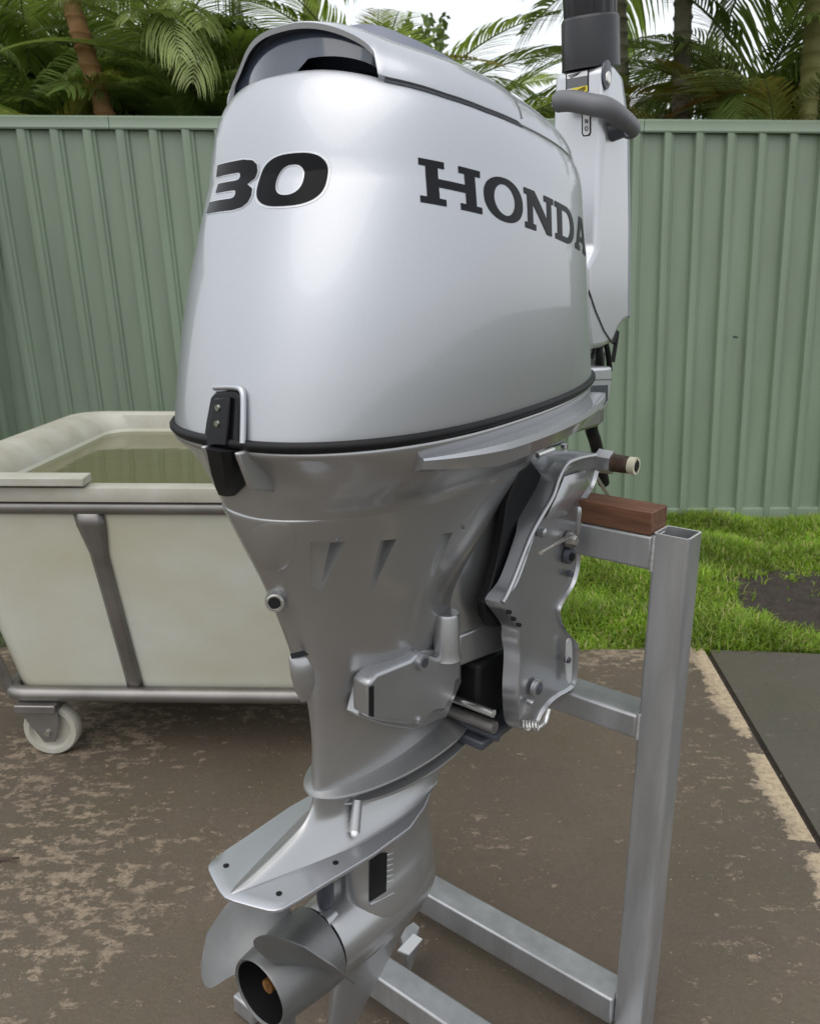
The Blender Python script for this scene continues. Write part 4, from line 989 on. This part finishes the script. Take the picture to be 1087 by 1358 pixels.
# curved lower slot, round hole
sl0 = [Vector(on_y(a, b, YC - .0032)) for a, b in ((750, 852), (756, 852), (756, 900), (750, 900))]
v, f = prism([tuple(p) for p in spline([tuple(p) for p in sl0], 5, True)], (0, -.002, 0)); pyd('adjuster_slot', v, f, ALUE, cb)
disc('slot_bolt', (752, 875), YC - .004, .005, .004, DARKP, cb, n=6)
disc('pivot_boss', (712, 913), YC - .003, .0125, .0025, SILVERB, cb, .0115); disc('pivot_hole', (714, 913), YC - .005, .0085, .0015, DARKP, cb, .008)
disc('casting_nub', (703, 931), YC - .003, .004, .005, SILVERB, cb)
# spring and hooked pin at the foot
sp = []
c0 = Vector(on_y(697, 962, YC - .006)); ax = Vector((.35, -.9, .1)).normalized(); u_ = ax.cross(Vector((0, 0, 1))).normalized(); w_ = ax.cross(u_)
for k in range(60): a = k*.62; sp.append(c0 + ax*(k*.0004 - .006) + (u_*math.cos(a) + w_*math.sin(a))*.0065)
tube_obj('spring', sp, .0013, CHROME, cb, 6)
pinp = [Vector(on_y(a, b, YC - .012)) for a, b in ((700, 965), (712, 966), (722, 958), (728, 940))]
tube_obj('hook_pin', spline([tuple(p) for p in pinp], 4), .0042, CHROME, cb, 10)
# ---- tilt tube and clamp screws
tt = Vector(on_y(793, 611, YC + .005)); 
tube_obj('tilt_tube', [tt, tt + Vector((0, -.022, 0))], [.017, .016], SILVERB, motor, 6)
tube_obj('tilt_tube', [tt + Vector((0, -.004, 0)), tt + Vector((0, -.005, 0)), tt + Vector((0, -.046, 0))], [.012, .0125, .0118], RUSTY, motor, 20)
tube_obj('tube_end', [tt + Vector((0, -.040, 0)), tt + Vector((0, -.056, 0)), tt + Vector((0, -.0562, 0)), tt + Vector((0, -.050, 0))], [.0118, .0118, .008, .008], CREAM, motor, 20)
tube_obj('tube_bore', [tt + Vector((0, -.050, 0)), tt + Vector((0, -.0565, 0))], .0078, BLACK, motor, 16)
tube_obj('tilt_tube', [(tt.x, .12, tt.z), (tt.x, .17, tt.z)], .012, RUSTY, motor, 16)
tube_obj('split_pin', [Vector(on_y(790, 632, -.10)), Vector(on_y(806, 657, -.10))], .0026, CHROME, motor, 8)
for y in (-.085, .085):
    tube_obj('clamp_screw', [(-.02, y, .775), (.06, y, .775)], .008, STEEL, motor, 12)
    tube_obj('screw_handle', [(.055, y - .03, .765), (.055, y + .03, .785)], .006, STEEL, motor, 10)
    tube_obj('clamp_pad', [(-.045+.02+.03, y, .775), (.012, y, .775)], .02, STEEL, motor, 16)
# bracket bridge
v, f = prism([(-.15, -.075, .905), (.02, -.075, .895), (.04, -.075, .80), (.01, -.075, .79), (-.0, -.075, .86), (-.12, -.075, .87)], (0, .15, 0)); pyd('bracket_bridge', v, f, SILVERB, motor, None, .006)
# steering arm details above the bridge
tube_obj('linkage_rod', [Vector(on_y(708, 598, -.05)), Vector(on_y(744, 586, -.05))], .004, DARKP, motor, 10)
tube_obj('linkage_rod', [Vector(on_y(712, 604, -.09)), Vector(on_y(733, 596, -.09))], .0035, CHROME, motor, 10)
tube_obj('linkage_bolt', [Vector(on_y(748, 594, -.07)), Vector(on_y(748, 589, -.07))], .005, CHROME, motor, 8)
box('steering_yoke', (-.12, .16, -.045, .045, .915, .945), SILVERB, motor, .006)
# ---- tiller
till = empty('tiller_arm', (0, 0, 0)); till.parent = motor; YT = -.042
fac = [(800, 83), (815, 84), (826, 96), (834, 160), (835, 425), (826, 430), (820, 437), (812, 456), (796, 462), (782, 458), (777, 430), (777, 330), (800, 318), (800, 170)]
fac = [(800, 84), (815, 85), (826, 98), (834, 165), (836, 300), (835, 424), (827, 428), (820, 437), (813, 455), (798, 462), (783, 464), (779, 430), (779, 352), (800, 330), (801, 200)]
RXB = on_y(801, 150, YT)[0]
fp = [list(on_y(*q, YT)) for q in fac]
for i_, q in enumerate(fac):
    if q[0] in (800, 801) and q[1] < 340: fp[i_][0] = RXB
v, f = prism([tuple(q) for q in fp], (0, .082, 0)); body = pyd('tiller_body', v, f, WHITEP, till, None, .009, 4)
tube_obj('cover_seam', [Vector(on_y(a, b, YT - .0003)) for a, b in ((780, 385), (789, 412), (800, 438), (811, 455))], .0016, DARKP, body, 6)
side = [(826, 98), (840, 165), (838, 425), (829, 428), (829, 300), (826, 165)]
# dark inner shell behind the starboard edge
v, f = prism([tuple(Vector(on_y(*q, YT)) + Vector((.006, .006, 0))) for q in [(818, 90), (829, 100), (838, 165), (840, 300), (839, 422), (828, 424), (826, 300)]], (0, .07, 0)); pyd('inner_shell', v, f, mat('shell_grey', (.28, .30, .33), .4, .3), till, None, .004)
gcn = Vector(on_y(783, 79, 0.0)); gtop = Vector(on_y(779, -160, 0.0)); ax = (gtop - gcn).normalized()
L_ = (gtop - gcn).length
tube_obj('grip_collar', [gcn - ax*.012, gcn - ax*.006, gcn + ax*.048, gcn + ax*.052, gcn + ax*.053], [.041, .0405, .040, .038, .034], GRIPM, till, 40)
v, f = [], []
rings = []
for k in range(30):
    t = k/29; c = gcn + ax*(.05 + .20*t); u_ = Vector((1, 0, 0)); w_ = ax.cross(u_).normalized(); u_ = w_.cross(ax)
    rings.append([tuple(c + (u_*math.cos(a) + w_*math.sin(a))*(.0345 + (.0016 if (int(a/(2*math.pi)*48) % 4 != 0) else 0) + .001*math.sin(t*9))) for a in np.linspace(0, 2*math.pi, 96, endpoint=False)])
v, f = loft(rings); pyd('throttle_grip', v, f, GRIPM, till, 40)
# shift lever loop
XR = on_y(800, 150, YT)[0] - .012
lp_ = [on_x(738, 135, XR - .012), on_x(758, 134, XR - .014), on_x(784, 139, XR - .012), on_x(803, 143, XR - .004), on_y(818, 153, YT - .018), on_y(832, 166, YT - .018), on_y(836, 172, YT - .016)]
tube_obj('shift_lever', spline(lp_, 6), [.012] + [.0148]*(len(spline(lp_, 6)) - 2) + [.012], GREYR, till, 20, flat=.95)
c = Vector(on_y(812, 170, YT)); tube_obj('lever_pivot', [c + Vector((0, .01, 0)), c + Vector((0, -.022, 0))], [.020, .013], DARKP, till, 20)
c = Vector(on_y(804, 97, YT)); 
v, f = loft([[(c.x + r*1.0*math.cos(a), YT - h_, c.z - .002 + r*1.45*math.sin(a)) for a in np.linspace(0, 2*math.pi, 28, endpoint=False)] for r, h_ in ((.0125, -.002), (.0125, .0012), (.010, .002))]); pyd('switch_bezel', v, f, DARKP, till, 40)
v, f = loft([[(c.x + .001 + r*math.cos(a), YT - h_, c.z - .006 + r*1.2*math.sin(a)) for a in np.linspace(0, 2*math.pi, 20, endpoint=False)] for r, h_ in ((.0075, .001), (.0070, .003), (.005, .004))]); pyd('switch_button', v, f, CHROME, till, 40)
# stickers on the rear face
rx = min(on_y(800, 100, YT)[0], on_y(801, 200, YT)[0])
def sticker(name, q, m_, d=.0006):
    v, f = prism([on_x(a, b, rx - d) for a, b in q], (-.0004, 0, 0)); return pyd(name, v, f, m_, till)
def frect(x0, y0, x1, y1, sk=-5): return [(x0, y0), (x1, y0 + sk), (x1, y1 + sk), (x0, y1)]
rx = on_y(801, 150, YT)[0] - .0
sticker('label_border', frect(750, 97, 780, 126), BLACK); sticker('label_ground', frect(751.5, 98.5, 778.5, 125.5), WHITE, .0011); sticker('label_panel', frect(751.5, 105, 778.5, 118), GREYR, .0016); sticker('label_warning', frect(757, 118, 778.5, 126), YELLOW, .0016)
for k in range(3): sticker('print_line', frect(753 + k*1.5, 100.2 + k*1.6, 770 - k*2, 101 + k*1.6), BLACK, .0016)
for k in range(3): sticker('print_line', frect(765, 119.3 + k*1.8, 776, 120.2 + k*1.8), BLACK, .0021)
pill = lambda g_: [(771 + g_, 150 + g_), (783 - g_, 148 + g_), (783 - g_, 176), (781 - g_, 180 - g_), (773 + g_, 181 - g_), (771 + g_, 177)]
sticker('gear_label', pill(0), BLACK); sticker('gear_ground', pill(1.6), WHITE, .0011)
def glyph(strokes, ox, oy, s):
    for a, b in strokes:
        p = [Vector(on_x(ox + q[0]*s, oy + q[1]*s, rx - .0022)) for q in (a, b)]; tube_obj('gear_mark', p, .0005, BLACK, till, 5)
glyph([((0, 4), (0, 0)), ((0, 0), (2.4, 4)), ((2.4, 4), (2.4, 0))], 775.5, 158, 1.3)
th_ = np.linspace(0, 2*math.pi, 12); glyph([((1.2 + 1.5*math.cos(a), 1.9 + 2.2*math.sin(a)), (1.2 + 1.5*math.cos(b), 1.9 + 2.2*math.sin(b))) for a, b in zip(th_[:-1], th_[1:])], 775.5, 168, 1.3)
# steering bracket, cables, switch box
v, f = prism([on_y(*q, -.05) for q in ((778, 488), (812, 486), (812, 500), (808, 534), (799, 546), (775, 552), (772, 520))], (0, .07, 0)); brk = pyd('steering_bracket', v, f, WHITEP, motor, None, .005, 3)
v, f = prism([on_y(*q, -.0505) for q in ((784, 511), (805, 510), (805, 530), (800, 537), (781, 539))], (0, -.0015, 0)); pyd('switch_panel', v, f, DARKP, brk, None, .001)
tube_obj('bracket_seam', [Vector(on_y(780, 504, -.0503)), Vector(on_y(811, 503, -.0503))], .0008, DARKP, brk, 6)
v, f = prism([on_y(*q, -.03) for q in ((756, 540), (778, 532), (778, 549), (760, 551))], (0, .05, 0)); pyd('rubber_mount', v, f, DARKP, motor, None, .003)
for (a, b, c_, r_) in (((795, 455), (794, 470), (796, 492), .006), ((803, 455), (806, 470), (808, 492), .0045), ((789, 455), (787, 466), (783, 476), .003)):
    tube_obj('control_cable', spline([on_y(*a, -.02), on_y(*b, -.022), on_y(*c_, -.02)], 5), r_, BLACK, motor, 8)
tube_obj('wiring_hose', spline([on_y(782, 545, -.01), on_y(784, 570, -.01), on_y(790, 590, 0.), on_y(800, 640, .02)], 6), .0105, BLACK, motor, 14)
tube_obj('throttle_cable', spline([on_y(812, 455, .03), on_y(818, 440, .03), on_y(812, 480, .03)], 5), .004, BLACK, motor, 8)
tube_obj('neck', [on_y(785, 470, 0.0), on_y(785, 555, .02)], .02, SILVERB, motor, 14)

# ================================================================= STAND
stand = empty('motor_stand', (OO[0], OO[1], 0), TH); tag(stand, 'welded square tube metal stand holding the outboard motor', 'work stand')
PX0, PX1 = -.040, .006
def sqtube(name, x0, x1, y0, y1, z0, z1, m_, parent, open_top=False):
    w = .003
    if not open_top: return box(name, (x0, x1, y0, y1, z0, z1), m_, parent, .004, 3)
    n = 5
    def rr_(a, z, r): 
        return [(px_ + (x0+x1)/2, py_ + (y0+y1)/2, z) for px_, py_, _ in rrect((x1-x0)/2 - a, (y1-y0)/2 - a, r, z, n)]
    v, f = loft([rr_(0, z0, .005), rr_(0, z1, .005), rr_(w, z1, .003), rr_(w, z1 - .25, .003)], True, True)
    o = pyd(name, v, f, m_, parent, 30); o.data.materials.append(ALUE)
    k = len(rr_(0, 0, .005))
    for p in o.data.polygons:
        if k <= p.index < 2*k: p.material_index = 1
    return o
sqtube('post', PX0, PX1, -.271, -.2235, 0.0, .8225, ALU, stand, True)
sqtube('post', PX0, PX1, .2235, .271, 0.0, .8225, ALU, stand, True)
sqtube('top_beam', PX0, PX1 - .006, -.2232, .2232, .771, .8175, ALU, stand)
sqtube('lower_beam', PX0 - .003, PX1 + .004, -.2232, .2232, .5265, .5625, ALU, stand)
for z0, z1 in ((.771, .8175), (.5265, .5625)):
    tube_obj('weld', [(PX0 + .002, -.2245, z0), (PX0 - .0005, -.2248, z0), (PX0 - .0005, -.2248, z1), (PX0 + .03, -.2248, z1)], .0028, WELD, stand, 6)
sqtube('floor_rail', -.047, .005, -.2232, .2232, .035, .083, ALU, stand)
a = on_z_ = None
def onz(x, y, z):
    r = ray(x, y); k = (z - CAM_H)/r[2]; return w2l((r[0]*k, r[1]*k, z))
q1 = onz(516, 1274, .083); q2 = onz(658, 1352, .083); xr2 = (q1[0] + q2[0])/2; print('rail2', q1, q2)
sqtube('floor_rail', xr2 - .046, xr2, -.271, .271, .035, .083, ALU, stand)
sqtube('side_rail', -.62, PX1, -.2712, -.2237, .002, .0345, ALU, stand)
sqtube('side_rail', -.375, PX1, .2237, .2712, .002, .0345, ALU, stand)
v, f = prism([onz(*q, .075) for q in ((527, 1262), (548, 1240), (560, 1247), (542, 1268))], (0, 0, .003)); pyd('fixing_tab', v, f, ALUE, stand)
v, f = prism([onz(*q, .03) for q in ((530, 1262), (548, 1248), (556, 1255), (540, 1300))], (0, 0, .04)); pyd('fixing_lug', v, f, ALU, stand)
# ---- wood block
WOOD = mat('hardwood', (.085, .034, .018), .6, var=(.18, .08, .042), nscale=10, bump=.3, bscale=60, dist=.001, stretch=(14, 1.2, 9))
wb = box('wood_block', (-.0245, .0245, -.058, .058, 0, .031), WOOD, None, .0015)
wb.location = (OO[0] + Fv[0]*(-.0162) + Lv[0]*(-.163), OO[1] + Fv[1]*(-.0162) + Lv[1]*(-.163), .8182); wb.rotation_euler = (0, 0, TH)
tag(wb, 'reddish brown hardwood block lying on the top beam of the stand', 'wood block')

# ---- fence screw, leaf and grit
DEAD = mat('dead_leaf', (.05, .03, .018), .7, noise=.3, nscale=40)
c = wz(10, 1141, .003)
V = []; n = 9
for i in range(n):
    t = i/(n-1); w = .006*math.sin(math.pi*min(1, t*.9 + .08)); V += [(-.035 + .07*t, -w, .003 + .006*t*t), (-.035 + .07*t, 0, .001 + .004*t*t), (-.035 + .07*t, w, .004 + .005*t*t)]
Fc = []
for i in range(n - 1):
    for k in range(2): a = 3*i + k; Fc.append((a, a+1, a+4, a+3))
lf = pyd('dead_leaf', V, Fc, DEAD); lf.location = (c[0] - .01, c[1], .001); lf.rotation_euler = (0, 0, .05); md = lf.modifiers.new('s', 'SOLIDIFY'); md.thickness = .0006
tag(lf, 'narrow dark dead leaf lying on the concrete at the left edge', 'leaf')
rg = random.Random(9); V = []; Fc = []
for k in range(1500):
    x = rg.uniform(-1.6, 1.5); y = rg.uniform(.45, 2.35); r = rg.uniform(.0008, .0026); n0 = len(V)
    if x > .9: continue
    for (a, b_, c_) in ((1, 0, 0), (0, 1, 0), (-1, 0, 0), (0, -1, 0), (0, 0, .9)):
        V.append((x + a*r*rg.uniform(.6, 1.3), y + b_*r*rg.uniform(.6, 1.3), .0002 + c_*r))
    for i in range(4): Fc.append((n0+i, n0+(i+1) % 4, n0+4))
gt = pyd('grit', V, Fc, mat('grit', (.16, .13, .10), .8, var=(.35, .30, .24), nscale=4)); tag(gt, 'fine loose grit scattered over the brown concrete', 'grit', kind='stuff')

hh = Vector(wY(975, 447, 3.985)); fr = [o for o in bpy.data.objects if o.name.startswith('steel_fence')][0]
M_ = (Matrix.Translation(fr.location) @ fr.rotation_euler.to_matrix().to_4x4()).inverted(); q = M_ @ hh
tube_obj('screw', [(q.x, -.036, q.z), (q.x, -.072, q.z)], [.006, .005], DARKP, fr, 8)
